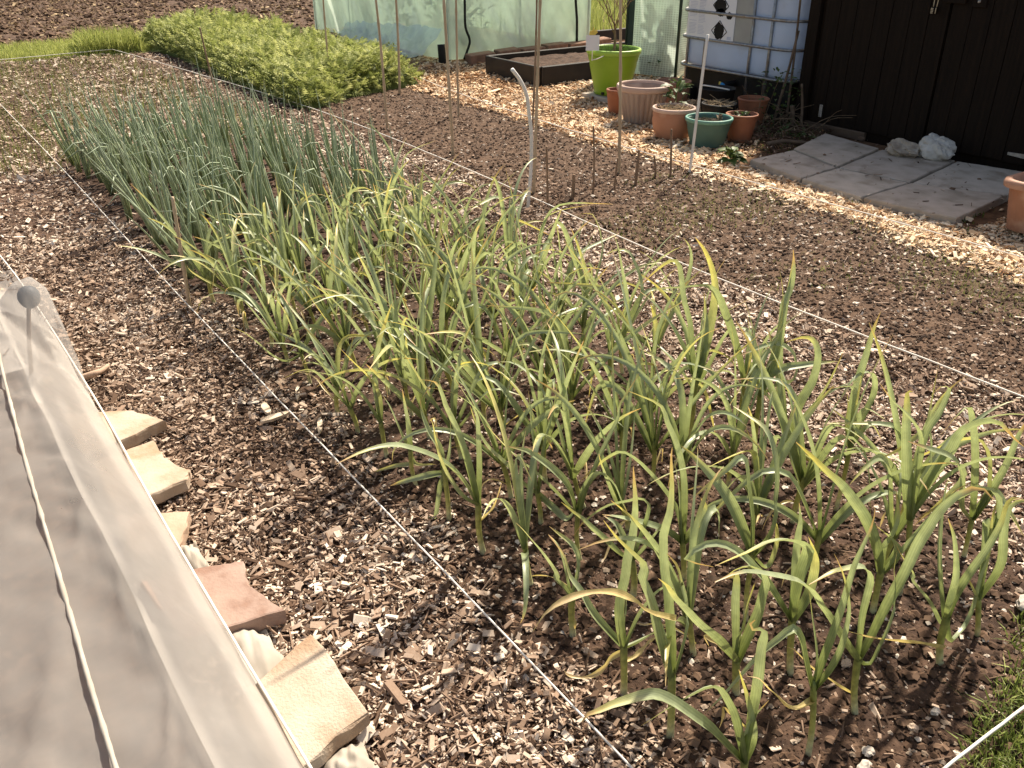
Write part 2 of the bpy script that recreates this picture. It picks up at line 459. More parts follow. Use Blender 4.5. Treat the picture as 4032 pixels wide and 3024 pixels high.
# leaf lines of the individually shaped garlic plants, in millimetres
TRACED = {
 'p1': ((1241, 691),(1225, 702, 181),[
  ('g',18,[(1225,702,181),(1213,719,245),(1196,736,318),(1185,747,330),(1168,764,299),(1148,785,253),(1129,803,198),(1105,828,122),(1084,849,67)]),
  ('g',18,[(1225,702,181),(1236,704,244),(1239,698,312),(1240,694,361),(1241,690,417),(1242,689,458),(1243,686,503),(1245,679,552),(1247,673,603),(1246,676,633)]),
  ('g',14,[(1225,702,181),(1241,690,228),(1244,677,295),(1244,675,359),(1243,678,402),(1241,692,446),(1238,707,477),(1235,726,502)]),
  ('g',10,[(1225,702,181),(1226,706,246),(1217,714,307),(1205,727,374),(1198,734,413),(1194,738,429)]),
  ('d',13,[(1228,700,153),(1122,674,221),(1047,663,309),(1005,657,359),(965,651,410),(915,644,453)]),
 ]),
 'p2': ((1417, 701),(1394, 716, 155),[
  ('g',22,[(1394,716,155),(1330,707,234),(1281,710,303),(1235,713,369),(1204,716,410),(1180,717,447),(1143,720,485),(1107,722,510),(1057,726,539),(1012,729,565),(971,732,581),(920,736,582)]),
  ('g',21,[(1394,716,155),(1366,707,242),(1356,709,309),(1355,709,361),(1354,709,397),(1344,710,420),(1323,713,440),(1280,719,452),(1239,724,459),(1210,728,454),(1184,732,449)]),
  ('g',25,[(1394,716,155),(1412,710,215),(1417,699,296),(1424,686,375),(1427,679,425),(1430,673,473),(1434,665,509),(1439,656,553),(1451,630,607),(1463,607,626),(1475,583,607)]),
  ('g',17,[(1394,716,155),(1413,703,142),(1424,696,198),(1431,692,240),(1434,690,286),(1433,690,319),(1428,694,356),(1418,700,392),(1415,702,438)]),
  ('d',11,[(1410,705,47),(1392,740,59),(1377,763,71),(1365,784,80),(1351,805,97),(1335,831,122),(1325,848,123)]),
 ]),
 'p3': ((1699, 676),(1682, 687, 136),[
  ('g',19,[(1682,687,136),(1691,694,111),(1678,729,160),(1660,775,205),(1661,773,214),(1646,810,260),(1642,821,278)]),
  ('g',24,[(1682,687,136),(1690,710,186),(1683,736,280),(1678,754,376),(1676,762,441),(1676,763,474),(1678,756,470)]),
  ('g',22,[(1682,687,136),(1693,687,201),(1699,675,269),(1706,660,337),(1711,650,410),(1711,649,467),(1716,639,483),(1723,626,481)]),
  ('g',13,[(1682,687,136),(1707,677,65),(1759,685,49),(1803,692,48),(1826,696,87),(1814,694,151),(1811,694,199),(1823,695,237),(1811,694,296)]),
  ('g',14,[(1682,687,136),(1648,677,204),(1648,677,246),(1643,677,281),(1618,677,344),(1581,678,418),(1535,679,483)]),
  ('d',15,[(1692,680,52),(1605,681,109),(1532,685,153),(1441,691,204),(1382,694,240),(1296,699,299)]),
 ]),
 'p4': ((1872, 683),(1848, 699, 101),[
  ('y',12,[(1848,699,101),(1776,690,177),(1751,692,211)]),
  ('g',20,[(1848,699,101),(1860,709,164),(1857,717,274),(1857,717,340),(1860,709,280),(1856,720,366),(1849,737,392),(1836,766,389),(1825,790,354),(1803,842,293),(1794,864,254)]),
  ('g',18,[(1848,699,101),(1849,715,212),(1838,731,318),(1851,712,248),(1845,721,325),(1844,722,375)]),
  ('g',18,[(1848,699,101),(1871,684,199),(1847,693,319),(1846,693,374),(1872,683,386),(1913,667,363)]),
 ]),
 'p5': ((1399, 864),(1381, 877, 147),[
  ('g',21,[(1381,877,147),(1328,878,227),(1296,884,278),(1274,889,311),(1250,893,340),(1217,900,383),(1173,908,427),(1134,916,450),(1098,923,454),(1065,930,434),(1134,916,390)]),
  ('g',22,[(1381,877,147),(1351,863,262),(1359,863,325),(1370,863,353),(1349,863,385),(1307,862,416),(1252,860,443),(1203,859,454),(1166,858,454),(1111,856,462),(1063,855,467)]),
  ('y',20,[(1381,877,147),(1401,864,218),(1409,865,275),(1402,864,321),(1379,863,366),(1355,861,402)]),
  ('g',17,[(1381,877,147),(1393,890,195),(1390,903,301),(1389,907,361),(1389,908,398),(1387,918,441)]),
 ]),
 'p6': ((1719, 874),(1715, 877, 123),[
  ('g',24,[(1715,877,123),(1685,889,214),(1645,907,297),(1607,924,354),(1566,942,409),(1534,957,441),(1485,978,495),(1450,994,531)]),
  ('g',20,[(1715,877,123),(1741,867,160),(1746,866,190),(1714,876,234),(1679,886,266),(1656,893,286)]),
  ('g',20,[(1715,877,123),(1728,868,154),(1751,852,208),(1773,837,262),(1798,820,319),(1820,805,365),(1843,789,384)]),
  ('g',16,[(1715,877,123),(1715,885,198),(1719,875,238),(1720,871,287),(1713,888,360)]),
 ]),
 'p10': ((1032, 886),(1023, 893, 168),[
  ('g',22,[(1023,893,168),(1010,904,224),(995,916,291),(984,924,352),(973,933,395),(962,941,429),(965,939,456),(939,958,495),(921,973,520),(899,990,560)]),
  ('g',18,[(1023,893,168),(1028,907,242),(1025,918,312),(1023,929,378),(1021,936,403),(1018,950,500),(1020,942,551),(1020,943,614),(1018,950,672),(1018,950,696)]),
  ('g',14,[(1023,893,168),(1026,885,230),(1035,887,266),(1042,888,326),(1030,886,377),(1007,882,434),(1011,883,423),(987,879,486),(948,872,538)]),
  ('d',15,[(1023,893,330),(924,881,410),(890,880,453),(865,879,477),(841,877,498),(807,876,519),(775,874,535),(748,873,544),(718,872,549),(696,871,549),(672,870,541),(660,869,530),(650,869,518)]),
  ('g',9,[(1023,893,168),(1013,898,243),(997,907,308),(980,917,357),(968,924,387)]),
 ]),
 'p9': ((1027, 1029),(1019, 1034, 145),[
  ('g',18,[(1019,1034,145),(1000,1067,179),(987,1087,204),(977,1101,228),(968,1114,258),(959,1128,281),(951,1139,296),(941,1155,353),(921,1183,396)]),
  ('g',19,[(1019,1034,145),(994,1025,232),(988,1024,282),(993,1025,325),(999,1025,352),(1002,1026,400),(1014,1027,463),(1013,1027,532),(1003,1026,593),(998,1025,622)]),
  ('g',20,[(1019,1034,145),(1029,1027,201),(1044,1020,247),(1060,1011,276),(1074,1004,296),(1089,996,305),(1100,991,290),(1107,987,248)]),
  ('g',15,[(1019,1034,145),(1054,1031,145),(1091,1034,139),(1113,1035,136),(1157,1039,120)]),
  ('d',11,[(1021,1033,104),(1049,1029,102),(1072,1029,112),(1096,1030,123),(1120,1030,122)]),
  ('d',11,[(1019,1034,132),(998,1048,112),(987,1056,85),(971,1066,64),(950,1080,55),(931,1093,58),(919,1102,65),(913,1106,83)]),
  ('g',9,[(1019,1034,145),(1019,1037,216),(1019,1037,273),(1018,1037,319)]),
 ]),
 'p8': ((1053, 1243),(1046, 1247, 115),[
  ('g',19,[(1046,1247,115),(1028,1254,158),(1010,1263,182),(1012,1262,191),(981,1276,260),(959,1286,297),(936,1297,334),(922,1303,353)]),
  ('g',15,[(1046,1247,115),(1049,1246,147),(1055,1241,190),(1055,1241,237),(1044,1251,271),(1023,1270,296),(1004,1287,317)]),
  ('g',15,[(1046,1247,115),(1046,1262,162),(1039,1280,225),(1033,1296,252),(1026,1317,265)]),
  ('d',6,[(1050,1245,52),(1055,1239,38),(1051,1245,8),(1049,1248,8),(1050,1247,8),(1050,1246,8)]),
 ]),
 'p11': ((1068, 716),(1064, 719, 69),[
  ('g',24,[(1064,719,69),(1003,719,159),(952,721,235),(898,724,302),(852,726,358),(815,728,397),(786,729,418),(746,731,430),(706,733,440),(679,735,441),(654,736,445),(648,736,435)]),
  ('g',20,[(1064,719,69),(1044,726,147),(1028,732,207),(1008,741,255),(992,747,286),(982,751,298),(968,758,299),(950,765,292),(934,772,283),(918,778,273),(895,788,257),(877,795,244),(854,805,226)]),
  ('g',22,[(1064,719,69),(1064,722,163),(1064,721,240),(1064,722,299),(1062,724,347),(1062,725,384),(1063,723,401),(1059,729,411),(1052,740,402),(1048,747,413),(1052,741,426)]),
  ('g',13,[(1064,719,69),(1057,722,135),(1059,721,176),(1071,714,206),(1085,705,236)]),
  ('g',17,[(1064,719,69),(1069,715,118),(1067,716,166),(1055,725,227),(1044,734,271),(1032,744,314)]),
  ('d',9,[(1064,719,158),(1039,751,189),(1030,762,203),(1031,761,173),(1029,764,143)]),
 ]),
 'p12': ((1240, 889),(1229, 896, 97),[
  ('g',22,[(1229,896,97),(1083,843,287),(995,817,390),(930,798,474),(882,784,535),(853,776,579),(819,766,618)]),
  ('g',22,[(1229,896,97),(1229,913,191),(1226,920,252),(1225,923,298),(1223,927,321),(1219,936,310),(1213,949,298)]),
  ('g',23,[(1229,896,97),(1243,885,179),(1252,877,239),(1254,875,302),(1256,873,320),(1244,884,352),(1228,900,360),(1209,919,346),(1196,931,325),(1181,946,308)]),
  ('y',15,[(1229,896,97),(1236,898,238),(1239,891,298),(1240,888,318)]),
  ('d',12,[(1229,896,99),(1188,909,151),(1165,918,176),(1147,925,191),(1160,920,158)]),
 ]),
 'p13': ((1262, 1261),(1253, 1268, 115),[
  ('g',17,[(1253,1268,115),(1266,1255,198),(1273,1244,274),(1272,1246,300),(1262,1261,307),(1245,1290,288),(1221,1327,264),(1200,1361,223),(1184,1386,183),(1174,1403,139)]),
  ('g',17,[(1253,1268,115),(1275,1246,169),(1292,1226,217),(1302,1214,256)]),
  ('g',13,[(1253,1268,115),(1205,1271,166),(1169,1277,215),(1134,1283,257),(1105,1288,295),(1073,1293,329),(1046,1298,360)]),
  ('g',17,[(1253,1268,115),(1241,1290,181),(1227,1308,218),(1209,1333,232)]),
 ]),
 'p24': ((1247, 1453),(1235, 1462, 147),[
  ('g',24,[(1235,1462,147),(1249,1453,236),(1277,1437,332),(1297,1426,389),(1313,1417,435),(1315,1416,469),(1332,1406,510),(1354,1395,558)]),
  ('g',21,[(1235,1462,147),(1191,1447,262),(1132,1440,342),(1065,1432,412),(1042,1429,433),(986,1423,467)]),
  ('g',20,[(1235,1462,147),(1228,1533,179),(1206,1621,216),(1196,1660,225),(1179,1731,253),(1161,1803,295)]),
  ('g',16,[(1235,1462,147),(1247,1457,221),(1255,1408,301),(1263,1363,293),(1268,1335,253),(1271,1314,227)]),
 ]),
 'p26': ((1418, 1234),(1405, 1243, 119),[
  ('g',21,[(1405,1243,119),(1405,1259,185),(1395,1279,233),(1368,1331,294),(1343,1381,331),(1328,1411,336),(1313,1439,311),(1294,1476,261),(1274,1515,197)]),
  ('g',22,[(1405,1243,119),(1366,1241,163),(1313,1248,207),(1251,1256,246),(1191,1264,279),(1148,1270,299)]),
  ('g',21,[(1405,1243,119),(1426,1230,156),(1442,1223,197),(1446,1222,233),(1434,1227,257)]),
  ('g',17,[(1405,1243,119),(1404,1259,222),(1399,1269,280),(1390,1286,352)]),
  ('g',19,[(1405,1243,119),(1404,1252,257),(1396,1263,344),(1382,1281,415),(1367,1299,462),(1357,1314,503),(1308,1377,531)]),
 ]),
 'p30': ((1440, 1040),(1433, 1045, 198),[
  ('g',24,[(1433,1045,198),(1427,1072,243),(1413,1107,309),(1398,1144,356),(1382,1185,391),(1368,1220,417),(1360,1240,427)]),
  ('g',18,[(1433,1045,198),(1424,1053,302),(1408,1066,391),(1394,1078,466),(1384,1086,468),(1369,1098,443),(1344,1118,403),(1322,1136,369),(1308,1148,345)]),
  ('g',23,[(1433,1045,198),(1443,1021,262),(1444,1014,351),(1443,1021,430),(1440,1042,499),(1436,1068,535),(1430,1111,547),(1424,1155,555)]),
  ('y',15,[(1433,1045,198),(1476,1031,151),(1491,1027,213),(1482,1029,269),(1465,1033,308)]),
 ]),
 'p36': ((1046, 1626),(1035, 1634, 160),[
  ('g',20,[(1035,1634,160),(998,1621,246),(943,1616,331),(896,1611,377),(840,1605,421),(791,1600,452),(742,1595,466),(689,1590,470),(632,1584,465)]),
  ('y',16,[(1035,1634,160),(972,1610,231),(934,1602,300),(910,1597,359),(894,1594,424),(885,1592,484),(876,1590,501)]),
  ('g',19,[(1035,1634,160),(1037,1628,283),(1036,1628,374),(1034,1628,433),(1024,1630,464),(994,1636,524),(974,1640,562)]),
  ('g',16,[(1035,1634,160),(996,1615,318),(965,1608,420),(941,1603,482),(929,1600,509),(904,1595,581),(857,1584,610)]),
  ('d',10,[(1038,1631,109),(1050,1589,168),(1052,1564,226),(1053,1547,278)]),
 ]),
 'p37': ((1043, 1805),(1036, 1810, 165),[
  ('g',17,[(1036,1810,165),(1031,1823,246),(1017,1844,285),(1005,1862,344),(1003,1866,387)]),
  ('g',15,[(1036,1810,165),(1027,1816,132),(1019,1822,70),(1007,1830,8),(991,1842,8),(974,1853,8)]),
  ('g',17,[(1036,1810,165),(1007,1838,154),(973,1870,136),(942,1899,119),(920,1919,104)]),
  ('g',16,[(1036,1810,165),(1045,1801,213),(1050,1793,287),(1051,1791,344)]),
 ]),
 'p38': ((1047, 1998),(1036, 2006, 136),[
  ('g',15,[(1036,2006,136),(1002,1994,230),(974,1992,313),(951,1990,360)]),
  ('g',16,[(1036,2006,136),(1031,1998,232),(1025,1999,294),(1019,1999,354)]),
  ('y',12,[(1036,2006,136),(1036,2006,94),(999,2032,83),(964,2057,69),(939,2075,58)]),
  ('y',10,[(1036,2006,136),(1047,2006,90),(1060,1895,137)]),
 ]),
 'p31': ((1260, 1653),(1250, 1660, 98),[
  ('g',21,[(1250,1660,98),(1230,1706,121),(1205,1749,168),(1180,1793,201),(1162,1826,251),(1150,1846,323)]),
  ('g',20,[(1250,1660,98),(1251,1669,213),(1245,1681,306),(1242,1687,367),(1239,1693,415)]),
  ('g',23,[(1250,1660,98),(1260,1654,251),(1269,1633,346),(1274,1623,387),(1277,1617,461)]),
  ('g',18,[(1250,1660,98),(1282,1611,51),(1296,1583,34),(1319,1538,133)]),
 ]),
 'p28': ((2100, 1670),(2099, 1671, 184),[
  ('g',22,[(2099,1671,184),(2043,1667,318),(1960,1662,465),(1888,1658,567),(1831,1655,595),(1736,1650,611),(1637,1645,630),(1603,1643,621),(1598,1643,586)]),
  ('g',20,[(2099,1671,184),(2108,1644,280),(2119,1613,381),(2127,1586,430),(2130,1578,479)]),
  ('g',17,[(2099,1671,184),(2102,1660,261),(2099,1675,363),(2096,1694,419)]),
 ]),
 'p27': ((1870, 1670),(1869, 1671, 254),[
  ('y',22,[(1869,1671,254),(1895,1674,343),(1914,1677,471),(1914,1677,555),(1886,1673,626),(1833,1664,700),(1781,1656,749)]),
  ('g',20,[(1869,1671,254),(1831,1691,367),(1798,1709,436),(1755,1732,504),(1721,1750,544),(1684,1770,577)]),
  ('g',19,[(1869,1671,254),(1892,1676,315),(1895,1677,423),(1855,1666,560)]),
  ('g',18,[(1869,1671,254),(1853,1687,363),(1843,1697,455),(1825,1715,531),(1806,1734,643),(1794,1747,651),(1770,1770,627),(1736,1804,573)]),
 ]),
 'p32': ((2030, 2020),(2027, 2022, 181),[
  ('g',21,[(2027,2022,181),(2097,2027,292),(2161,2035,380),(2184,2037,449),(2181,2037,508),(2153,2034,554),(2129,2031,574)]),
  ('g',20,[(2027,2022,181),(1949,2048,269),(1917,2059,333),(1927,2056,391),(1859,2079,385)]),
  ('y',16,[(2027,2022,181),(2027,2020,259),(2012,2022,323),(1991,2023,372)]),
 ]),
 'p33': ((1860, 2060),(1857, 2062, 197),[
  ('g',22,[(1857,2062,197),(1906,2052,279),(1904,2052,419),(1883,2056,508),(1858,2060,601),(1841,2063,637)]),
  ('g',22,[(1857,2062,197),(1933,2008,442),(1907,2027,540),(1889,2039,574),(1852,2066,577),(1826,2084,556)]),
  ('g',18,[(1857,2062,197),(1855,2079,312),(1850,2103,436),(1842,2138,477)]),
 ]),
 'p53': ((2077, 2462),(2070, 2467, 98),[
  ('g',26,[(2070,2467,98),(2078,2460,191),(2089,2436,301),(2099,2414,407),(2099,2414,477),(2091,2433,530),(2080,2454,560),(2062,2494,553)]),
  ('g',20,[(2070,2467,98),(2067,2462,253),(1995,2457,430),(1937,2454,546),(1911,2452,561),(1860,2449,541),(1810,2446,518)]),
  ('y',15,[(2070,2467,98),(2075,2462,296),(2029,2457,430),(1982,2452,524)]),
 ]),
 'p16': ((1990, 1500),(1978, 1509, 250),[
  ('g',23,[(1978,1509,250),(1974,1497,298),(2016,1504,390),(2026,1506,478),(2019,1505,544),(2042,1508,581),(2046,1509,636),(2023,1505,706)]),
  ('y',14,[(1978,1509,250),(1988,1503,345),(1998,1490,504),(1994,1495,584),(1980,1512,667)]),
  ('g',21,[(1978,1509,250),(1997,1498,318),(2039,1483,338),(2103,1461,339),(2169,1439,336),(2216,1423,333)]),
  ('g',19,[(1978,1509,250),(2031,1497,280),(2100,1492,275),(2103,1492,344),(2049,1496,401),(1987,1500,426),(1899,1507,422),(1861,1509,418)]),
 ]),
 'p17': ((2000, 1200),(2003, 1198, 218),[
  ('g',23,[(2003,1198,218),(1989,1204,324),(1985,1205,419),(1994,1202,508),(2001,1200,583),(2010,1196,629)]),
  ('g',19,[(2003,1198,218),(2039,1198,311),(2063,1197,373),(2041,1198,436),(1998,1200,454),(1946,1202,438),(1915,1204,386)]),
  ('y',13,[(2003,1198,218),(1982,1211,291),(1978,1214,349),(1969,1220,393)]),
  ('g',18,[(2003,1198,218),(2052,1182,282),(2102,1165,220)]),
 ]),
 'p22': ((1840, 880),(1822, 893, 230),[
  ('g',25,[(1822,893,230),(1781,897,339),(1739,909,488),(1721,914,570),(1714,916,608),(1728,912,605)]),
  ('g',22,[(1822,893,230),(1823,908,470),(1831,895,522),(1835,889,566),(1835,888,595),(1827,901,594),(1818,917,564)]),
  ('g',20,[(1822,893,230),(1719,862,514),(1587,842,633),(1498,828,696),(1421,817,762)]),
 ]),
 'p21': ((1860, 960),(1875, 949, 109),[
  ('g',24,[(1875,949,109),(1869,917,245),(1875,891,347),(1880,869,419),(1882,859,473),(1887,836,505),(1892,811,525),(1899,782,527),(1904,756,506),(1910,728,491)]),
  ('g',21,[(1875,949,109),(1822,951,262),(1764,937,364),(1700,921,430),(1634,905,471),(1563,888,483),(1510,875,484),(1482,869,478)]),
  ('g',21,[(1875,949,109),(1907,945,162),(1923,939,240),(1939,934,316),(1924,939,396),(1905,945,428),(1870,957,412),(1832,969,385),(1781,986,369)]),
 ]),
 'p15': ((2106, 863),(2098, 868, 127),[
  ('y',18,[(2098,868,127),(2107,852,204),(2107,855,247),(2104,877,328),(2100,905,354),(2094,942,340),(2088,989,294),(2081,1041,235),(2074,1090,175)]),
  ('g',21,[(2098,868,127),(1969,848,244),(1927,844,341),(1872,838,402),(1787,829,463),(1673,816,526),(1549,803,595)]),
  ('g',22,[(2098,868,127),(2110,849,218),(2114,833,311),(2116,827,396),(2119,818,451)]),
  ('g',17,[(2098,868,127),(2071,874,237),(2037,885,365),(2004,896,452),(1983,903,490),(1956,912,467),(1920,924,411)]),
  ('g',19,[(2098,868,127),(2109,841,229),(2118,791,185),(2126,745,133)]),
 ]),
 'p19': ((2143, 1271),(1976, 1388, 141),[
  ('g',22,[(1976,1388,141),(2061,1488,209),(2051,1516,353),(2049,1521,497),(2050,1518,593),(2049,1521,684)]),
  ('g',22,[(1976,1388,141),(1948,1346,310),(1974,1336,372),(1977,1335,460),(1955,1344,506),(1927,1354,518),(1877,1373,509)]),
  ('y',19,[(1976,1388,141),(1990,1352,241),(2014,1339,292),(2038,1327,350),(2054,1318,413),(2063,1313,457)]),
 ]),
 'p61': ((1059, 2815),(1040, 2828, 124),[
  ('g',16,[(1040,2828,124),(982,2828,116),(936,2836,150),(894,2843,206),(853,2850,253),(804,2858,287)]),
  ('g',9,[(1040,2828,124),(1007,2807,150),(961,2799,169),(938,2795,170)]),
  ('g',15,[(1040,2828,124),(1060,2814,181),(1068,2797,248),(1075,2783,290)]),
 ]),
 'p64': ((1050, 2564),(1055, 2561, 96),[
  ('g',15,[(1055,2561,96),(1047,2620,151),(1040,2717,176),(1033,2825,176),(1025,2958,159),(1014,3122,125)]),
  ('g',18,[(1055,2561,96),(1010,2558,210),(957,2550,273),(903,2542,313),(814,2529,346)]),
  ('d',8,[(1052,2563,38),(1044,2637,58),(1039,2704,79),(1023,2896,35)]),
  ('g',14,[(1055,2561,96),(1088,2567,138),(1119,2569,213),(1141,2571,275)]),
 ]),
 'p40': ((1045, 2395),(1029, 2406, 97),[
  ('g',17,[(1029,2406,97),(1027,2461,172),(1010,2523,218),(1001,2555,267),(987,2605,332),(967,2677,384),(953,2729,434)]),
  ('y',13,[(1029,2406,97),(1041,2395,121),(1034,2395,168),(1019,2396,195),(1003,2397,170),(988,2398,152)]),
  ('g',16,[(1029,2406,97),(997,2399,236),(976,2401,299),(944,2405,362),(901,2409,433)]),
 ]),
 'p39': ((1052, 2200),(1042, 2206, 128),[
  ('g',15,[(1042,2206,128),(1000,2196,225),(958,2193,295),(921,2191,334),(884,2188,359),(842,2185,380),(770,2180,409)]),
  ('g',17,[(1042,2206,128),(1038,2208,201),(1036,2209,292),(1050,2201,393),(1076,2186,483),(1094,2176,534)]),
  ('y',16,[(1042,2206,128),(1040,2199,239),(1014,2197,304),(965,2194,373),(913,2190,448)]),
 ]),
 'p59': ((1064, 3211),(1062, 3213, 131),[
  ('g',18,[(1062,3213,131),(1044,3256,155),(1015,3320,187),(983,3391,188),(944,3479,168),(911,3553,120),(890,3600,45)]),
  ('g',20,[(1062,3213,131),(1064,3211,242),(1065,3211,309),(1049,3216,351),(1035,3221,353)]),
  ('g',12,[(1062,3213,131),(1080,3191,178),(1097,3169,249),(1097,3168,315)]),
 ]),
 'p57': ((1072, 3600),(1064, 3606, 75),[
  ('y',14,[(1064,3606,75),(996,3593,150),(935,3587,201),(892,3583,247),(883,3582,271)]),
  ('g',15,[(1064,3606,75),(1055,3602,170),(1038,3604,227),(974,3612,291)]),
  ('g',14,[(1064,3606,75),(1077,3596,158),(1112,3569,222),(1148,3541,123)]),
 ]),
 'p62': ((1260, 3190),(1239, 3204, 117),[
  ('g',20,[(1239,3204,117),(1206,3224,205),(1185,3237,265),(1150,3260,308),(1100,3291,339),(1048,3324,342),(998,3355,316),(950,3386,275)]),
  ('g',20,[(1239,3204,117),(1244,3336,123),(1234,3432,148),(1222,3539,144),(1212,3638,180),(1199,3753,176)]),
  ('g',19,[(1239,3204,117),(1249,3277,160),(1242,3342,229),(1237,3379,280)]),
 ]),
 'p63': ((1263, 3026),(1250, 3036, 156),[
  ('g',20,[(1250,3036,156),(1263,3026,282),(1280,3018,362),(1289,3014,434)]),
  ('g',18,[(1250,3036,156),(1221,3057,232),(1196,3075,306),(1190,3079,379)]),
  ('d',14,[(1250,3036,159),(1370,3031,124),(1406,3033,118)]),
 ]),
}

m_ground = M('bare_earth', (.105, .062, .038), (.05, .028, .017), rough=.95, vscale=5, bump=.5, bscale=30, col3=(.20, .135, .09), s3=9)
m_soil = M('dark_soil', (.080, .046, .029), (.036, .020, .013), rough=.95, vscale=22, bump=.7, bscale=90, col3=(.11, .066, .042), s3=30)
m_soil2 = M('seedbed_soil', (.115, .068, .041), (.060, .034, .020), rough=.95, vscale=16, bump=.7, bscale=80, col3=(.15, .10, .064), s3=40)
m_pathbase = M('path_base', (.115, .068, .044), (.06, .034, .021), rough=.95, vscale=14, bump=.5, bscale=70)
m_pathbase2 = M('bright_path_base', (.16, .085, .042), (.08, .04, .018), rough=.95, vscale=18, bump=.5, bscale=70)
m_turf = M('turf', (.20, .23, .06), (.12, .13, .035), rough=.95, vscale=14, bump=.4, bscale=40)
m_chip = M_tone('weathered_wood_chip', [(0, (.045, .026, .016)), (.3, (.13, .080, .052)), (.6, (.30, .208, .148)), (.85, (.50, .39, .30)), (1, (.72, .62, .51))], nscale=160, namt=.22)
m_chip2 = M_tone('fresh_wood_chip', [(0, (.13, .06, .025)), (.3, (.42, .235, .115)), (.65, (.70, .50, .31)), (1, (.86, .73, .54))], nscale=160, namt=.2)
m_crumb = M_tone('soil_crumb', [(0, (.03, .017, .011)), (.6, (.095, .055, .034)), (1, (.17, .108, .07))], nscale=90)
m_peb = M_tone('pebble', [(0, (.12, .085, .06)), (.5, (.36, .28, .21)), (1, (.70, .63, .54))], nscale=80, namt=.2)
m_grass = M_tone('grass_blade', [(0, (.06, .085, .018)), (.5, (.20, .25, .055)), (1, (.50, .52, .17))], trans=.35, rough=.6, nscale=40)
m_straw = M_tone('straw', [(0, (.16, .10, .05)), (.5, (.42, .31, .18)), (1, (.68, .56, .38))], nscale=60)


def patch(name, x0, x1, y0, y1, cell, mat, label=None, dz=0.0):
    nx = max(2, int((x1 - x0) / cell) + 1); ny = max(2, int((y1 - y0) / cell) + 1)
    X, Y = np.meshgrid(np.linspace(x0, x1, nx), np.linspace(y0, y1, ny))
    Z = hgt(X, Y) + dz
    V = np.stack([X.ravel(), Y.ravel(), Z.ravel()], 1)
    i = np.arange(nx * ny).reshape(ny, nx)
    F = np.stack([i[:-1, :-1], i[:-1, 1:], i[1:, 1:], i[1:, :-1]], -1).reshape(-1, 4)
    o = fast_mesh(name, V, F, mat, smooth=True)
    return tag(o, kind='structure')


gv, gf = [(-90, -60, -.09), (110, -60, -.09), (110, 130, -.09), (-90, 130, -.09)], [(0, 1, 2, 3)]
tag(mesh('ground', gv, gf, m_ground), kind='structure')
patch('garlic_bed', .95, 2.32, .42, 7.4, .016, m_soil)
patch('wood_chip_path', .26, .95, .3, 12.3, .035, m_pathbase)
patch('net_bed', -1.5, .26, .3, 3.7, .04, m_soil)
patch('wood_chip_path', -1.5, .26, 3.7, 12.3, .05, m_pathbase)
patch('wood_chip_path', .95, 2.32, 7.4, 12.3, .05, m_pathbase)
patch('wood_chip_path', 2.32, 3.1, .42, 12.3, .035, m_pathbase)
patch('seed_bed', 3.1, 4.45, .8, 13.2, .022, m_soil2)
patch('bright_wood_chip_path', 4.45, 9.5, -.5, 10.5, .04, m_pathbase2)
patch('lawn_corner', .26, 3.1, -.6, .42, .04, m_turf)
patch('grass_strip', -8, 3.1, 12.3, 13.7, .08, m_turf)
patch('bare_field', -16, 4.45, 13.7, 40, .14, m_ground)
patch('bare_field', 4.45, 24, 10.5, 40, .14, m_ground)


def rot_boxes(cx, cy, cz, L, W, T, yaw, pitch, roll, jit=.22):
    n = len(cx)
    t = np.array([(-1, -1, -1), (1, -1, -1), (1, 1, -1), (-1, 1, -1), (-1, -1, 1), (1, -1, 1), (1, 1, 1), (-1, 1, 1)], float) * .5
    P = t[None] * np.stack([L, W, T], 1)[:, None, :]
    P = P * (1 + NP.uniform(-jit, jit, (n, 8, 3)))
    P[:, :, 0] += NP.uniform(-.18, .18, (n, 8)) * W[:, None]
    cr, sr = np.cos(roll)[:, None], np.sin(roll)[:, None]
    y = P[..., 1] * cr - P[..., 2] * sr; z = P[..., 1] * sr + P[..., 2] * cr
    cp, sp = np.cos(pitch)[:, None], np.sin(pitch)[:, None]
    x = P[..., 0] * cp - z * sp; z = P[..., 0] * sp + z * cp
    ca, sa = np.cos(yaw)[:, None], np.sin(yaw)[:, None]
    X = x * ca - y * sa + cx[:, None]; Y = x * sa + y * ca + cy[:, None]; Z = z + cz[:, None]
    V = np.stack([X, Y, Z], -1).reshape(-1, 3)
    f = np.array([(3, 2, 1, 0), (4, 5, 6, 7), (0, 1, 5, 4), (1, 2, 6, 5), (2, 3, 7, 6), (3, 0, 4, 7)])
    F = (f[None] + (np.arange(n) * 8)[:, None, None]).reshape(-1, 4)
    return V, F


def sample(rects, mask=None):
    """rects: x0,x1,y0,y1,density -> positions thinned with distance"""
    xs = []; ys = []
    for x0, x1, y0, y1, d in rects:
        n = int((x1 - x0) * (y1 - y0) * d)
        x = NP.uniform(x0, x1, n); y = NP.uniform(y0, y1, n)
        r = np.hypot(x, y)
        keep = in_view(x, y) & (NP.random(n) < np.clip((3.6 / r) ** 1.0, .28, 1))
        x, y = x[keep], y[keep]
        if mask is not None:
            k2 = NP.random(len(x)) < mask(x, y)
            x, y = x[k2], y[k2]
        xs.append(x); ys.append(y)
    return np.concatenate(xs), np.concatenate(ys)


def clump(x, y):
    return np.clip(.95 + .9 * vn(x * 2.7, y * 2.7, 35) + .6 * vn(x * 8, y * 8, 36), .25, 1)


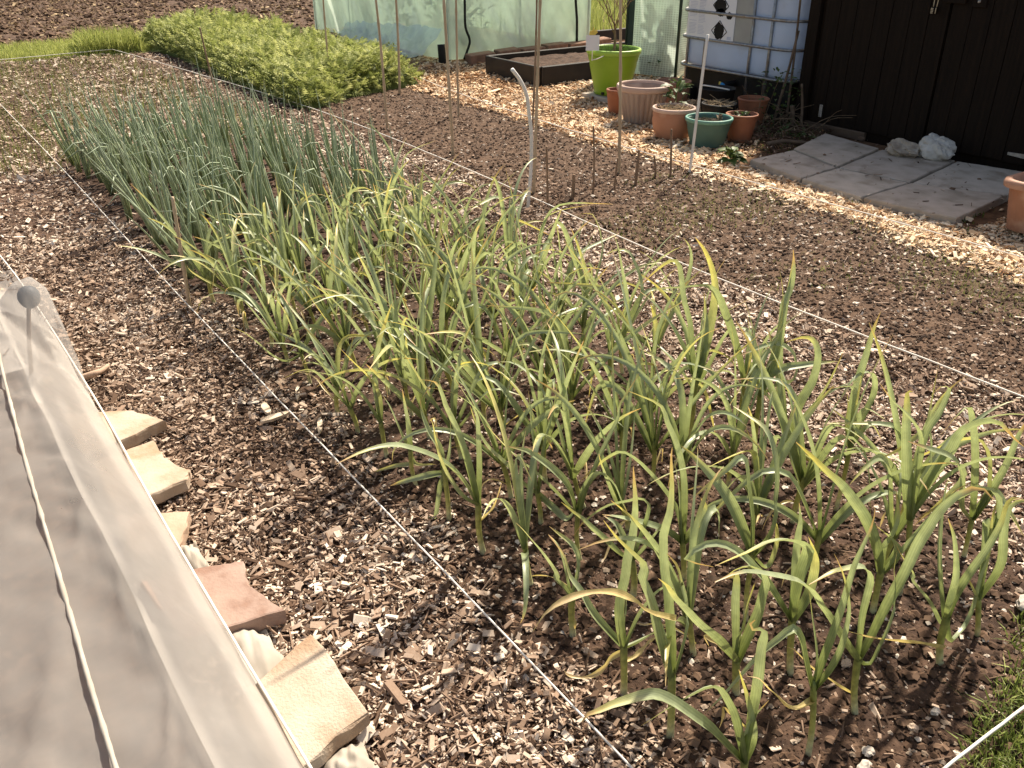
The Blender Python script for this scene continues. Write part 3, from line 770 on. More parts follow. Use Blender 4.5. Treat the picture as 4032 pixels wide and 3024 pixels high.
def chips(name, label, rects, mat, size=1.0, mask=None, tone=(.06, 1.0, 1.0), pile=.022, twig=.05, dz=0.0, even=False):
    x, y = sample(rects, (lambda a, b: (1 if even else clump(a, b)) * (mask(a, b) if mask is not None else 1)))
    n = len(x)
    r = np.hypot(x, y)
    s = size * np.clip(r / 4.0, 1, 2.0) ** .6
    L = np.exp(NP.normal(np.log(.0145), .48, n)) * s
    W = np.clip(L * NP.uniform(.2, .6, n), .003, .013 * size * 1.6) * s ** .2
    T = W * NP.uniform(.15, .4, n)
    fine = NP.random(n) < .45
    L[fine] *= .55; W[fine] *= .6; T[fine] *= .7
    tw = NP.random(n) < twig
    L[tw] = NP.uniform(.035, .10, tw.sum()) * size; W[tw] = NP.uniform(.0022, .0045, tw.sum()); T[tw] = W[tw]
    z = hgt(x, y) + dz + pile * NP.random(n) ** 1.3 + .002
    tn = tone[0] + (tone[1] - tone[0]) * NP.random(n) ** tone[2]
    tn[tw] *= .6
    tn = np.clip(tn + .28 * vn(x * 1.3, y * 1.3, 37) + .2 * vn(x * 5, y * 5, 38), 0, 1)
    V, F = rot_boxes(x, y, z, L, W, T, NP.uniform(0, 6.283, n), NP.normal(0, .33, n), NP.normal(0, .55, n))
    tv = np.repeat(tn, 8) + NP.uniform(-.05, .05, n * 8)
    o = fast_mesh(name, V, F, mat, tone=tv)
    tag(o, label, 'wood chips', kind='stuff')
    return o


def fade(x, a, b):
    return np.clip((x - a) / (b - a), 0, 1)


chips('wood_chips', 'weathered grey-brown wood chips covering the path beside the garlic',
      [(.24, 1.08, .5, 5.2, 19000), (-1.4, 1.0, 3.6, 12.4, 5000), (.95, 2.5, 7.0, 12.4, 4600)], m_chip, size=1.0,
      mask=lambda x, y: np.where((y < 7.0), np.clip(1 - fade(x + .10 * vn(x * 3, y * 5, 21) + .05 * vn(x * 11, y * 14, 22), .90, 1.06), 0, 1), 1.0), tone=(.06, 1.0, .62))
chips('wood_chips', 'weathered wood chips between the garlic and the middle string',
      [(2.1, 3.22, .45, 6.5, 11000), (2.2, 3.2, 6.5, 12.3, 5000)], m_chip, size=1.0,
      mask=lambda x, y: fade(x + .14 * vn(x * 3, y * 4, 23), 2.16, 2.36) * (1 - fade(x + .10 * vn(x * 5, y * 5, 24), 3.05, 3.16)), tone=(.08, 1.0, .62))
chips('wood_chips', 'fresh orange-cream wood chips on the path by the pots and slabs',
      [(4.0, 6.3, 1.0, 6.0, 8000), (4.3, 8.2, 6.0, 10.2, 5600)], m_chip2, size=1.12,
      mask=lambda x, y: fade(x + .16 * vn(x * 3, y * 4, 25) + .28 * fade(-y, -3.3, -1.6), 4.36, 4.52) * np.where((x > 4.86) & (x < 6.3) & (y > 2.45) & (y < 4.3), .03, 1) * np.where((x > 5.25) & (y > 4.15) & (y < 5.0), .05, 1), tone=(.1, .95, .6), twig=.02, even=True)
chips('wood_chips', 'scattered pale wood bits lying on the garlic soil',
      [(.98, 2.35, .43, 4.0, 1300), (.98, 2.3, 4.0, 7.4, 500), (3.05, 4.5, 1.0, 4.6, 1500), (3.05, 4.5, 4.6, 8, 700)], m_chip, size=.72, tone=(.25, 1.0, .7), pile=.006, twig=.12)


def lumps(name, label, cat, rects, mat, smin, smax, tone, flat=.7, mask=None, pw=2.0):
    x, y = sample(rects, mask)
    n = len(x)
    s = smin + (smax - smin) * NP.random(n) ** pw
    oct_ = np.array([(1, 0, 0), (-1, 0, 0), (0, 1, 0), (0, -1, 0), (0, 0, 1), (0, 0, -1), (.62, .62, .5), (-.62, .62, .45), (-.62, -.62, .5), (.62, -.62, .45)], float)
    f = np.array([(0, 2, 6), (2, 4, 6), (4, 0, 6), (2, 1, 7), (1, 4, 7), (4, 2, 7), (1, 3, 8), (3, 4, 8), (4, 1, 8), (3, 0, 9), (0, 4, 9), (4, 3, 9), (2, 0, 5), (1, 2, 5), (3, 1, 5), (0, 3, 5)])
    P = oct_[None] * (s[:, None, None] * NP.uniform(.7, 1.3, (n, 10, 3))) * np.array([1, 1, flat])
    a = NP.uniform(0, 6.283, n); ca, sa = np.cos(a)[:, None], np.sin(a)[:, None]
    st = NP.uniform(.75, 1.35, n)[:, None]
    X = P[..., 0] * st * ca - P[..., 1] * sa + x[:, None]; Y = P[..., 0] * st * sa + P[..., 1] * ca + y[:, None]
    Z = P[..., 2] + (hgt(x, y) + s * .25)[:, None]
    V = np.stack([X, Y, Z], -1).reshape(-1, 3)
    F = (f[None] + (np.arange(n) * 10)[:, None, None]).reshape(-1, 3)
    tn = np.repeat(tone[0] + (tone[1] - tone[0]) * NP.random(n), 10)
    o = fast_mesh(name, V, F, mat, tone=tn)
    return tag(o, label, cat, kind='stuff')


lumps('soil_crumbs', 'dark crumbly soil lumps among the garlic stems', 'soil', [(.92, 2.3, .4, 2.2, 9000), (.95, 2.3, 2.2, 7.3, 2600)], m_crumb, .0012, .015, (0, 1), pw=5.5)
lumps('soil_crumbs', 'dark crumbly soil lumps in the seed bed between the strings', 'soil', [(3.0, 4.5, 1.2, 4.4, 5200), (3.05, 4.5, 4.4, 8, 4600)], m_crumb, .002, .013, (0, 1), pw=3.4)
lumps('pebbles', 'small pale pebbles scattered on the garlic soil', 'pebbles', [(.92, 2.35, .4, 4.0, 2600)], m_peb, .0008, .0095, (.05, 1), pw=5)
lumps('pebbles', 'small pale pebbles scattered on the seed bed', 'pebbles', [(3.05, 4.55, .8, 4.6, 1100), (3.05, 4.5, 4.6, 8, 300)], m_peb, .0016, .013, (.05, 1), pw=4.5)
lumps('earth_clods', 'brown clods of earth covering the far bare field', 'soil', [(-9, 12, 13.4, 24, 260)], m_crumb, .012, .06, (.3, 1), pw=2)
chips('dry_stalks', 'pale dry stalks and stubble littering the far bare field', [(-9, 12, 13.6, 24, 420)], m_straw, size=1.6, tone=(.0, .6, 1.4), pile=.05, twig=.25)


def blades(name, label, rects, h, w, tone, mat=None, mask=None, lean=.5, cat='grass', z0=0.0):
    x, y = sample(rects, mask)
    n = len(x)
    H = NP.uniform(h[0], h[1], n); Wd = NP.uniform(w[0], w[1], n)
    a = NP.uniform(0, 6.283, n); l = NP.normal(0, lean, n) * H; b = NP.uniform(0, 6.283, n)
    dx, dy = np.cos(a) * Wd, np.sin(a) * Wd
    lx, ly = np.cos(b) * l, np.sin(b) * l
    z = hgt(x, y) + z0
    P = np.zeros((n, 5, 3))
    P[:, 0] = np.stack([x - dx, y - dy, z], 1); P[:, 1] = np.stack([x + dx, y + dy, z], 1)
    P[:, 2] = np.stack([x - dx * .7 + lx * .35, y - dy * .7 + ly * .35, z + H * .55], 1)
    P[:, 3] = np.stack([x + dx * .7 + lx * .35, y + dy * .7 + ly * .35, z + H * .55], 1)
    P[:, 4] = np.stack([x + lx, y + ly, z + H * np.clip(1 - .3 * np.abs(l / H), .3, 1)], 1)
    f = np.array([(0, 1, 3), (0, 3, 2), (2, 3, 4)])
    F = (f[None] + (np.arange(n) * 5)[:, None, None]).reshape(-1, 3)
    tn = np.repeat(tone[0] + (tone[1] - tone[0]) * NP.random(n), 5)
    return tag(fast_mesh(name, P.reshape(-1, 3), F, mat or m_grass, tone=tn), label, cat, kind='stuff')


blades('grass', 'short bright grass strip at the far end of the beds', [(-6, 3.2, 12.35, 13.6, 12000)], (.04, .13), (.003, .007), (.7, 1), lean=.4)
blades('grass', 'taller grass tuft where the far strings meet', [(2.3, 3.0, 12.35, 12.95, 16000)], (.10, .34), (.004, .009), (.6, 1), lean=.5)
blades('grass', 'mossy grass in the near corner below the front string', [(1.2, 2.6, -.1, .66, 24000)], (.015, .05), (.0012, .003), (.05, .75), lean=.9, mask=lambda x, y: (1 - fade(y + .08 * vn(x * 7, y * 7, 31) - (.455 + .28 * (x - 1.45)), -.02, .05)) * fade(x, 1.34, 1.45))
blades('seedlings', 'faint green seedlings sprouting in the seed bed', [(3.1, 4.45, 1.2, 4.3, 3200)], (.012, .035), (.0008, .002), (.25, .8), lean=.7, cat='seedlings', mask=lambda x, y: np.clip(.35 + 1.6 * vn(x * 2, y * 2, 33), 0, 1))
blades('seedlings', 'thin hazy green seedlings on the chips behind the onions', [(.5, 2.7, 6.6, 12.2, 1100)], (.05, .16), (.001, .0022), (.2, .7), lean=.3, cat='seedlings')
blades('grass', 'sunlit rough grass between the two greenhouses', [(7.7, 13, 9.9, 15, 900)], (.15, .45), (.004, .009), (.5, 1), lean=.4)

# ------------------------------------------------------------------ strings
m_string = M('white_string', (.84, .80, .73), (.74, .69, .61), rough=.8, vscale=12)


def string(pts, rad, label, n=80, sag=0.0):
    P = spline(pts, n)
    P[:, 2] += .0015 * np.array([rnd.uniform(-1, 1) for _ in range(n)])
    V, F = tube(P, rad, 6)
    o = mesh('string', V, F, m_string, smooth=True, rec=False)
    return tag(o, label, 'string', 'white strings marking the beds')


string([(.88, .3, .05), (.885, 1.5, .05), (.892, 3.7, .045), (.925, 6.5, .045), (.94, 9.3, .045), (.96, 12.3, .05)], .0027, 'long white string along the left edge of the garlic bed', n=60)
string([(3.06, .6, .05), (3.03, 1.2, .05), (3.02, 2.84, .04), (3.14, 5.08, .035), (3.15, 7.33, .035), (2.9, 10, .04), (2.62, 12.33, .05)], .0034, 'long white string between the garlic and the seed bed', n=60)
string([(4.48, .8, .04), (4.46, 2.18, .04), (4.44, 4.05, .035), (4.42, 4.84, .035), (4.56, 7.43, .04), (4.72, 8.5, .04)], .0032, 'white string along the edge of the orange chip path', n=60)
string([(.355, .95, .085), (.352, 1.3, .08), (.350, 2.2, .075), (.365, 3.04, .05), (.345, 4.56, .03), (.31, 5.2, .03)], .0034, 'white string running over the stone slabs beside the netting', n=60)
string([(.88, .50, .03), (1.45, .495, .03), (1.75, .485, .03), (2.9, .47, .04)], .0036, 'short white string across the near end of the garlic bed', n=30)
string([(.7, 12.28, .03), (1.36, 12.3, .03), (2.62, 12.35, .045)], .004, 'white string across the far end below the grass strip', n=30)

# ------------------------------------------------------------------ canes, sticks, tubes
m_cane = M('bamboo', (.52, .40, .27), (.40, .29, .18), rough=.55, vscale=9, stretch=(1, 1, .3), col3=(.20, .12, .07), s3=5)
m_cane_dk = M('dark_bamboo', (.32, .22, .14), (.20, .13, .08), rough=.6, vscale=9, stretch=(1, 1, .3))
m_stick = M('cut_stick', (.30, .20, .13), (.18, .115, .07), rough=.8, vscale=25, stretch=(1, 1, .3), bump=.3)
m_white_tube = M('white_tube', (.80, .77, .72), (.70, .66, .60), rough=.35, vscale=5)


def cane(base, top, height, rad, label, mat, name='bamboo_cane', group='bamboo canes', nodes=True):
    b = np.array(base); d = np.array(top) - b
    e = b + d * (height / d[2]); b = b - d * (.06 / d[2])
    m = 40
    P = b + (e - b) * np.linspace(0, 1, m)[:, None]
    bend = np.sin(np.linspace(0, 3.14, m)) * rnd.uniform(-.012, .012)
    P[:, 0] += bend; P[:, 1] -= bend
    R = np.full(m, rad) * np.linspace(1.05, .8, m)
    if nodes:
        k = rnd.randint(2, 5)
        for i in range(k, m - 1, rnd.randint(5, 7)): R[i] *= 1.28
    o = mesh(name, *tube(P, R, 8), mat, smooth=True, origin=tuple(np.array(base)))
    return tag(o, label, 'cane' if name == 'bamboo_cane' else 'stick', group)


cane((3.708, 8.365, 0), (3.718, 8.358, .82), 1.35, .009, 'bamboo cane standing inside the feathery green patch', m_cane)
cane((3.363, 6.565, 0), (3.336, 6.584, .956), 1.45, .010, 'brownish bamboo cane just in front of the feathery green patch', m_cane)
cane((4.207, 7.899, 0), (4.21, 7.896, .828), 1.35, .0115, 'thick pale bamboo cane at the right edge of the feathery patch', m_cane)
cane((3.324, 5.48, 0), (3.298, 5.499, 1.03), 1.5, .0105, 'bamboo cane in the middle of the bare seed bed, left of the black zip', m_cane)
cane((4.089, 6.634, 0), (4.096, 6.628, .917), 1.45, .0095, 'bamboo cane at the chip path edge, close behind the seed bed cane', m_cane)
cane((3.238, 4.388, 0), (3.257, 4.374, 1.107), 1.6, .009, 'bamboo cane right beside the curved white tube', m_cane)
cane((4.359, 5.938, 0), (4.372, 5.929, .951), 1.45, .0075, 'thin dark bamboo cane behind the curved white tube', m_cane_dk)
cane((3.978, 4.434, 0), (3.928, 4.468, 1.069), 1.6, .0095, 'bamboo cane in front of the lime green pot', m_cane)
cane((2.848, 9.225, 0), (2.803, 9.256, .557), .56, .009, 'short weathered cane between the onions and the feathery patch', m_stick)
cane((3.505, 13.533, 0), (3.511, 13.529, .154), .20, .03, 'stubby wooden post in the grass at the far end', m_stick, 'wooden_post', None, nodes=False)
cane((.915, 3.792, 0), (.925, 3.786, .5), .50, .0085, 'short bamboo cane beside the left string where garlic meets onions', m_cane)
for b, t, rr, lab in [((3.15, 4.131, 0), (3.141, 4.138, .348), .0075, 'leftmost short stick in the row across the seed bed'),
                      ((3.344, 4.145, 0), (3.352, 4.139, .151), .0115, 'thick stubby stick, second from the left in the stick row'),
                      ((3.519, 4.157, 0), (3.509, 4.164, .416), .0065, 'tallest thin dark stick in the middle of the stick row'),
                      ((3.692, 4.147, 0), (3.699, 4.142, .203), .006, 'slim leaning stick, fourth from the left in the stick row'),
                      ((3.89, 4.174, 0), (3.898, 4.168, .219), .010, 'pale leaning stick, fifth from the left in the stick row'),
                      ((4.102, 4.229, 0), (4.095, 4.234, .144), .008, 'shortest dark stick, sixth from the left in the stick row'),
                      ((4.209, 4.185, 0), (4.195, 4.195, .307), .0075, 'tall dark stick at the right end of the stick row'),
                      ((4.129, 4.599, 0), (4.122, 4.604, .357), .006, 'thin stick touching the cane in front of the lime pot')]:
    cane(b, t, t[2], rr, lab, m_stick, 'short_stick', 'short sticks across the seed bed', nodes=False)
tb = [(3.023, 4.152, -.05), (3.023, 4.152, 0), (3.039, 4.15, .22), (3.04, 4.15, .418), (3.024, 4.152, .546), (3.007, 4.154, .647), (2.966, 4.158, .728), (2.915, 4.164, .79)]
tag(mesh('white_tube', *tube(spline(tb, 40), .0105, 10), m_white_tube, smooth=True), 'curved white plastic tube bending to the left above the seed bed', 'tube', 'white hoop tubes')
tag(mesh('white_tube', *tube(spline([(4.38, 4.183, -.05), (4.384, 4.181, 0), (4.398, 4.172, .45), (4.411, 4.163, .869)], 20), .0095, 10), m_white_tube, smooth=True), 'straight leaning white plastic tube in front of the water tank', 'tube', 'white hoop tubes')

# ------------------------------------------------------------------ stone slabs holding the netting
m_slab_cream = M('cream_stone', (.50, .405, .315), (.41, .32, .24), rough=.85, vscale=14, bump=.25, bscale=90, col3=(.36, .25, .16), s3=9)
m_slab_pink = M('pink_stone', (.36, .25, .20), (.28, .19, .15), rough=.85, vscale=14, bump=.25, bscale=90, col3=(.25, .15, .11), s3=14)
m_slab_peach = M('peach_stone', (.48, .345, .255), (.39, .27, .19), rough=.85, vscale=14, bump=.2, bscale=80)
m_slab_buff = M('buff_concrete', (.50, .42, .33), (.40, .32, .24), rough=.9, vscale=10, bump=.45, bscale=160, col3=(.33, .22, .14), s3=5)


def stone_slab(poly, th, mat, label, z=.012, tilt=(0, 0), seed=1):
    r = random.Random(seed)
    # chip the outline
    P = []
    for i in range(len(poly)):
        a = np.array(poly[i]); b = np.array(poly[(i + 1) % len(poly)])
        k = 5
        for s in range(k):
            p = a + (b - a) * s / k
            if s: p = p + np.array([r.uniform(-1, 1), r.uniform(-1, 1)]) * .0035
            P.append(p)
    P = np.array(P); c = P.mean(0); n = len(P)
    rings = [(0, 0.985), (.15, 1.0), (.82, .998), (.96, .985), (1.0, .96)]
    V = []; F = []
    for h, s in rings:
        for p in P:
            q = c + (p - c) * s
            zz = z + h * th + (q[0] - c[0]) * tilt[0] + (q[1] - c[1]) * tilt[1]
            if 0 < h < 1: q = q + np.array([r.uniform(-1, 1), r.uniform(-1, 1)]) * .0025
            V.append((q[0], q[1], zz))
    for i in range(len(rings) - 1):
        for j in range(n):
            a = i * n + j; b = i * n + (j + 1) % n
            F.append((a, b, b + n, a + n))
    F.append(tuple(range(n))[::-1]); F.append(tuple((len(rings) - 1) * n + j for j in range(n)))
    o = mesh('stone_slab', V, F, mat, origin=(float(c[0]), float(c[1]), 0))
    return tag(o, label, 'stone slab', 'slabs pinning the netting')


stone_slab([(.25, 3.0), (.45, 2.89), (.52, 2.76), (.25, 2.67)], .042, m_slab_cream, 'farthest cream stone slab pinning the netting edge', seed=1)
stone_slab([(.26, 2.63), (.455, 2.655), (.45, 2.53), (.492, 2.41), (.47, 2.365), (.26, 2.33)], .042, m_slab_cream, 'cream stone slab with a broken edge, second farthest along the netting', seed=2)
stone_slab([(.25, 2.31), (.43, 2.205), (.355, 2.06), (.25, 2.09)], .04, m_slab_peach, 'peach coloured stone slab half hidden by the netting', seed=3)
stone_slab([(.23, 1.97), (.40, 1.93), (.475, 1.90), (.452, 1.80), (.492, 1.66), (.26, 1.70)], .045, m_slab_pink, 'reddish pink broken stone slab beside the netting', seed=4)
stone_slab([(.28, 1.43), (.505, 1.53), (.512, 1.255), (.30, 1.20)], .042, m_slab_buff, 'large buff paving slab nearest the camera by the netting', z=.03, tilt=(.02, .03), seed=5)

# ------------------------------------------------------------------ netting tunnel
m_net = M_sheet('white_netting', (.52, .49, .46), .47, trans=.42, nscale=4, nlo=.82, nhi=1.2)
m_net2 = M_sheet('white_netting_folded', (.80, .76, .70), .68, trans=.42, nscale=7, nlo=.85, nhi=1.15)
m_fleece = M('fleece', (.56, .51, .44), (.46, .41, .34), rough=.9, vscale=12, trans=.25)
m_ball = M('grey_blue_plastic', (.012, .045, .085), (.010, .035, .065), rough=.5, vscale=8)


def net_z(X, Y):
    e = np.clip((.372 - X) / .21, 0, 1)
    s = e ** .72
    far = np.where(Y > 3.42, np.clip((4.7 - Y) / 1.28, 0, 1) ** 1.5, 1.0)
    roof = .33 - .05 * np.sin((Y - .6) * 2.2) ** 2 + .02 * np.sin(X * 3)
    z = roof * s * far
    d2 = (X - .27) ** 2 + ((Y - 3.385) * .8) ** 2
    z = np.maximum(z, (.398 - np.maximum(0, np.sqrt(d2) - .035) * 1.25) * np.clip((.40 - X) / .06, 0, 1))
    w = .010 * vn(X * 9 + Y * 5, Y * 3 - X * 2, 51) + .007 * vn(X * 22 + Y * 16, Y * 3, 52) + .004 * vn(X * 60, Y * 17, 53)
    w = w * 1.3 + .014 * np.clip(1 - np.abs(vn(X * 4 + Y * 2.2, Y * 1.1 - X * 3, 57)) * 5, 0, 1) ** 2 + .009 * np.clip(1 - np.abs(vn(X * 9 - Y * 3, Y * 1.6 + X, 58)) * 6, 0, 1) ** 2
    return np.maximum(z + w * np.clip(z * 6, .2, 1), .006 + hgt(X, Y) * 0)


nt_ = thing('netting_tunnel', 'white insect netting draped over a low frame, weighted by stone slabs', 'netting', (-.1, 2.2, 0))
xs = np.concatenate([np.linspace(-1.1, .1, 50), np.linspace(.115, .40, 36)]); ys = np.linspace(.98, 4.75, 230)
X, Y = np.meshgrid(xs, ys)
Xe = X.copy()
edge = np.clip((X - .2) / .2, 0, 1)
Xe = X - edge * (.035 + .02 * vn(Y * 3, Y * 0, 55) + .02 * vn(Y * 11, Y * 0, 56))
Zn = net_z(Xe, Y)
V = np.stack([Xe.ravel(), Y.ravel(), Zn.ravel()], 1) - np.array([-.1, 2.2, 0])
nx, ny = len(xs), len(ys)
i = np.arange(nx * ny).reshape(ny, nx)
F = np.stack([i[:-1, :-1], i[:-1, 1:], i[1:, 1:], i[1:, :-1]], -1).reshape(-1, 4)
fast_mesh('net_cover', V, F, m_net, nt_, smooth=True)
# folded skirt lying inside along the edge and the far end
xs = np.linspace(.205, .362, 22); ys = np.linspace(1.0, 4.5, 200)
X, Y = np.meshgrid(xs, ys)
Xf = X + .012 * vn(Y * 4, Y * 0, 61) + (Y - 2.2) * -.004
Zf = .02 + .018 * (vn(X * 40, Y * 5, 62) + .5) + .10 * np.clip((X - .22) / .1, 0, 1) * np.clip((.37 - X) / .06, 0, 1)
Zf = np.minimum(Zf, net_z(Xf, Y) - .008)
V = np.stack([Xf.ravel(), Y.ravel(), Zf.ravel()], 1) - np.array([-.1, 2.2, 0])
nx, ny = len(xs), len(ys)
i = np.arange(nx * ny).reshape(ny, nx)
F = np.stack([i[:-1, :-1], i[:-1, 1:], i[1:, 1:], i[1:, :-1]], -1).reshape(-1, 4)
fast_mesh('folded_skirt', V, F, m_net2, nt_, smooth=True)
xs = np.linspace(-1.0, .30, 60); ys = np.linspace(3.5, 4.4, 40)
X, Y = np.meshgrid(xs, ys)
Zf = np.minimum(.015 + .02 * (vn(X * 8, Y * 20, 63) + .5), net_z(X, Y) - .008)
V = np.stack([X.ravel(), Y.ravel(), Zf.ravel()], 1) - np.array([-.1, 2.2, 0])
nx, ny = len(xs), len(ys)
i = np.arange(nx * ny).reshape(ny, nx)
F = np.stack([i[:-1, :-1], i[:-1, 1:], i[1:, 1:], i[1:, :-1]], -1).reshape(-1, 4)
fast_mesh('folded_end', V, F, m_net2, nt_, smooth=True)
# gathered seam along the top
sp = [(.125, 3.1, 0), (.106, 2.798, 0), (.077, 2.227, 0), (.062, 1.85, 0), (.052, 1.606, 0), (.043, 1.403, 0), (.035, 1.136, 0), (.03, 1.0, 0)]
P = spline(sp, 90)
P[:, 2] = .30 + .004 * np.sin(np.arange(90) * .13)
P[:, 2] = np.maximum(P[:, 2], np.convolve(np.pad(net_z(P[:, 0], P[:, 1]), 7, mode='edge'), np.ones(15) / 15, 'valid') + .004)
R = .0048 * (1 + .10 * np.sin(np.arange(90) * 1.9) + .22 * np.array([rnd.uniform(-1, 1) for _ in range(90)]))
mesh('gathered_seam', *tube(P, R, 8), m_fleece, nt_, smooth=True)
P = np.stack([np.linspace(-.15, .31, 40), 1.0 + .012 * np.sin(np.linspace(0, 9, 40)), np.zeros(40)], 1)
P[:, 2] = net_z(P[:, 0], P[:, 1]) + .003
mesh('rolled_hem', *tube(P, .011, 8), m_fleece, nt_, smooth=True)
st = thing('ball_topped_stake', 'thin stake topped with a grey-blue ball under the netting corner', 'stake', (.21, 3.426, 0))
mesh('stake', *tube([(.205, 3.43, -.06), (.24, 3.405, .17), (.27, 3.383, .32)], [.0075, .0075, .007], 8), m_stick, st, smooth=True)
bp = [(max(.001, .037 * math.sin(a)), -.037 * math.cos(a) * (1.05 if a > 1.57 else 1.2)) for a in np.linspace(.02, 3.12, 16)]
mesh('ball', *lathe(bp, .276, 3.379, .345, 24), m_ball, st, smooth=True)
# crumpled fleece scraps pinned by the slabs
for k, (cx, cy, rx, ry, lab) in enumerate([(.385, 1.60, .055, .10, 'crumpled white fleece between the pink slab and the buff slab'), (.375, 2.03, .03, .07, 'strip of white fleece showing between the peach and pink slabs'), (.43, 1.19, .05, .05, 'corner of white fleece poking out below the buff slab')]):
    a = np.linspace(-1, 1, 26); X, Y = np.meshgrid(a, a)
    rr = np.sqrt(X ** 2 + Y ** 2)
    Z = .014 + .032 * np.clip(1 - rr ** 2, 0, 1) ** .6 + .016 * vn(X * 2.2 + k + Y, Y * 1.2, 71) + .010 * vn(X * 5 - Y * 2, Y * 1.5, 72)
    V = np.stack([(cx + X * rx * (1 + .15 * vn(Y * 3, X * 0, 73))).ravel(), (cy + Y * ry).ravel(), np.maximum(Z, .008).ravel()], 1)
    i = np.arange(676).reshape(26, 26)
    F = np.stack([i[:-1, :-1], i[:-1, 1:], i[1:, 1:], i[1:, :-1]], -1).reshape(-1, 4)
    tag(fast_mesh('fleece_scrap', V, F, m_fleece, smooth=True), lab, 'fleece', 'fleece scraps under the slabs')

# ------------------------------------------------------------------ paving by the shed
m_pave = [M('paving_%d' % k, c, c2, rough=.9, vscale=9, bump=.35, bscale=130, col3=c3, s3=7) for k, (c, c2, c3) in enumerate([((.48, .41, .34), (.38, .32, .26), (.27, .22, .17)), ((.54, .465, .385), (.42, .36, .29), (.31, .25, .19)), ((.50, .42, .345), (.40, .335, .265), (.31, .26, .20))])]
pv = [[(4.91, 4.12), (5.37, 4.13), (5.22, 3.645), (4.80, 3.60)], [(5.39, 4.14), (5.99, 4.33), (5.90, 3.79), (5.235, 3.645)],
      [(4.80, 3.585), (5.215, 3.625), (5.275, 3.14), (4.75, 3.11)], [(5.23, 3.625), (5.905, 3.765), (6.05, 3.29), (5.295, 3.14)],
      [(4.755, 3.09), (5.275, 3.12), (5.52, 2.63), (4.83, 2.54)], [(5.295, 3.12), (6.05, 3.27), (6.16, 2.80), (5.54, 2.63)]]
pl = ['front row paving slab nearest the green pot', 'back row paving slab touching the leaf litter beside the shed hinge', 'middle paving slab of the front row by the chip path', 'paving slab under the two rough stones', 'near paving slab of the front row, grooved and pale', 'near back row paving slab beside the planter']
for k, q in enumerate(pv):
    r = random.Random(k + 60)
    P = []
    for a in range(4):
        p0, p1 = np.array(q[a]), np.array(q[(a + 1) % 4])
        for s in range(8):
            p = p0 + (p1 - p0) * s / 8
            if s: p = p + np.array([r.uniform(-1, 1), r.uniform(-1, 1)]) * .004
            P.append(p)
    P = np.array(P); c = P.mean(0); n = len(P)
    z1 = .028 + r.uniform(-.004, .006)
    V = [(p[0], p[1], -.03) for p in P] + [(p[0], p[1], z1 - .006) for p in P] + [(c[0] + (p[0] - c[0]) * .985, c[1] + (p[1] - c[1]) * .985, z1) for p in P]
    F = [(j, (j + 1) % n, n + (j + 1) % n, n + j) for j in range(n)] + [(n + j, n + (j + 1) % n, 2 * n + (j + 1) % n, 2 * n + j) for j in range(n)] + [tuple(range(2 * n, 3 * n))]
    tag(mesh('paving_slab', V, F, m_pave[(k * 2) % 3], origin=(float(c[0]), float(c[1]), 0)), pl[k], 'paving slab', 'paving slabs in front of the shed')
m_rock1 = M('rough_flint', (.42, .36, .29), (.24, .19, .145), rough=.9, vscale=14, bump=.7, bscale=40, col3=(.52, .47, .40), s3=10)
m_rock2 = M('pale_rubble', (.60, .57, .52), (.45, .42, .38), rough=.9, vscale=14, bump=.7, bscale=50)
tag(mesh('stone', *rock(5.87, 3.60, .07, .10, .145, .065, 5, 4, .5), m_rock1, origin=(5.86, 3.60, 0)), 'brownish rough stone on the slab against the shed door', 'stone', 'stones by the shed door')
tag(mesh('stone', *rock(5.985, 3.405, .09, .10, .125, .10, 9, 4, .55), m_rock2, origin=(5.98, 3.40, 0)), 'pale grey rough stone leaning against the shed door', 'stone', 'stones by the shed door')
blades('moss_and_weeds', 'green moss and weeds in the paving joints and along the shed', [(4.7, 6.2, 2.4, 4.9, 5200)], (.008, .035), (.002, .005), (.0, .55), lean=.8, cat='weeds', z0=.012,
       mask=lambda x, y: np.clip(np.maximum.reduce([(np.abs(y - (3.12 + .03 * (x - 5))) < .022) * 1., (np.abs(y - (3.60 + .18 * (x - 5))) < .018) * .5, (np.abs(x - (5.27 + .02 * (y - 3))) < .02) * .5, ((y > 4.16 + .3 * (x - 5.3)) & (x > 5.05)) * .35, ((y < 2.62 + .28 * (x - 5)) & (y > 2.50 + .28 * (x - 5)) & (x > 4.9)) * .5]) + .5 * vn(x * 5, y * 5, 81) - .12, 0, 1))
chips('loose_chips', 'stray wood chips and crumbs scattered on the paving slabs', [(4.75, 6.1, 2.5, 4.3, 120)], m_chip, size=.8, tone=(.1, 1, .8), pile=.004, twig=.12, dz=.052)
chips('leaf_litter', 'dark leaf litter and twigs between the pots and the shed', [(5.15, 6.25, 4.05, 5.1, 2600)], m_chip, size=1.2, tone=(.0, .42, 1.3), pile=.05, twig=.25, mask=lambda x, y: (y > 4.14 + .3 * (x - 5.3)) * 1.)

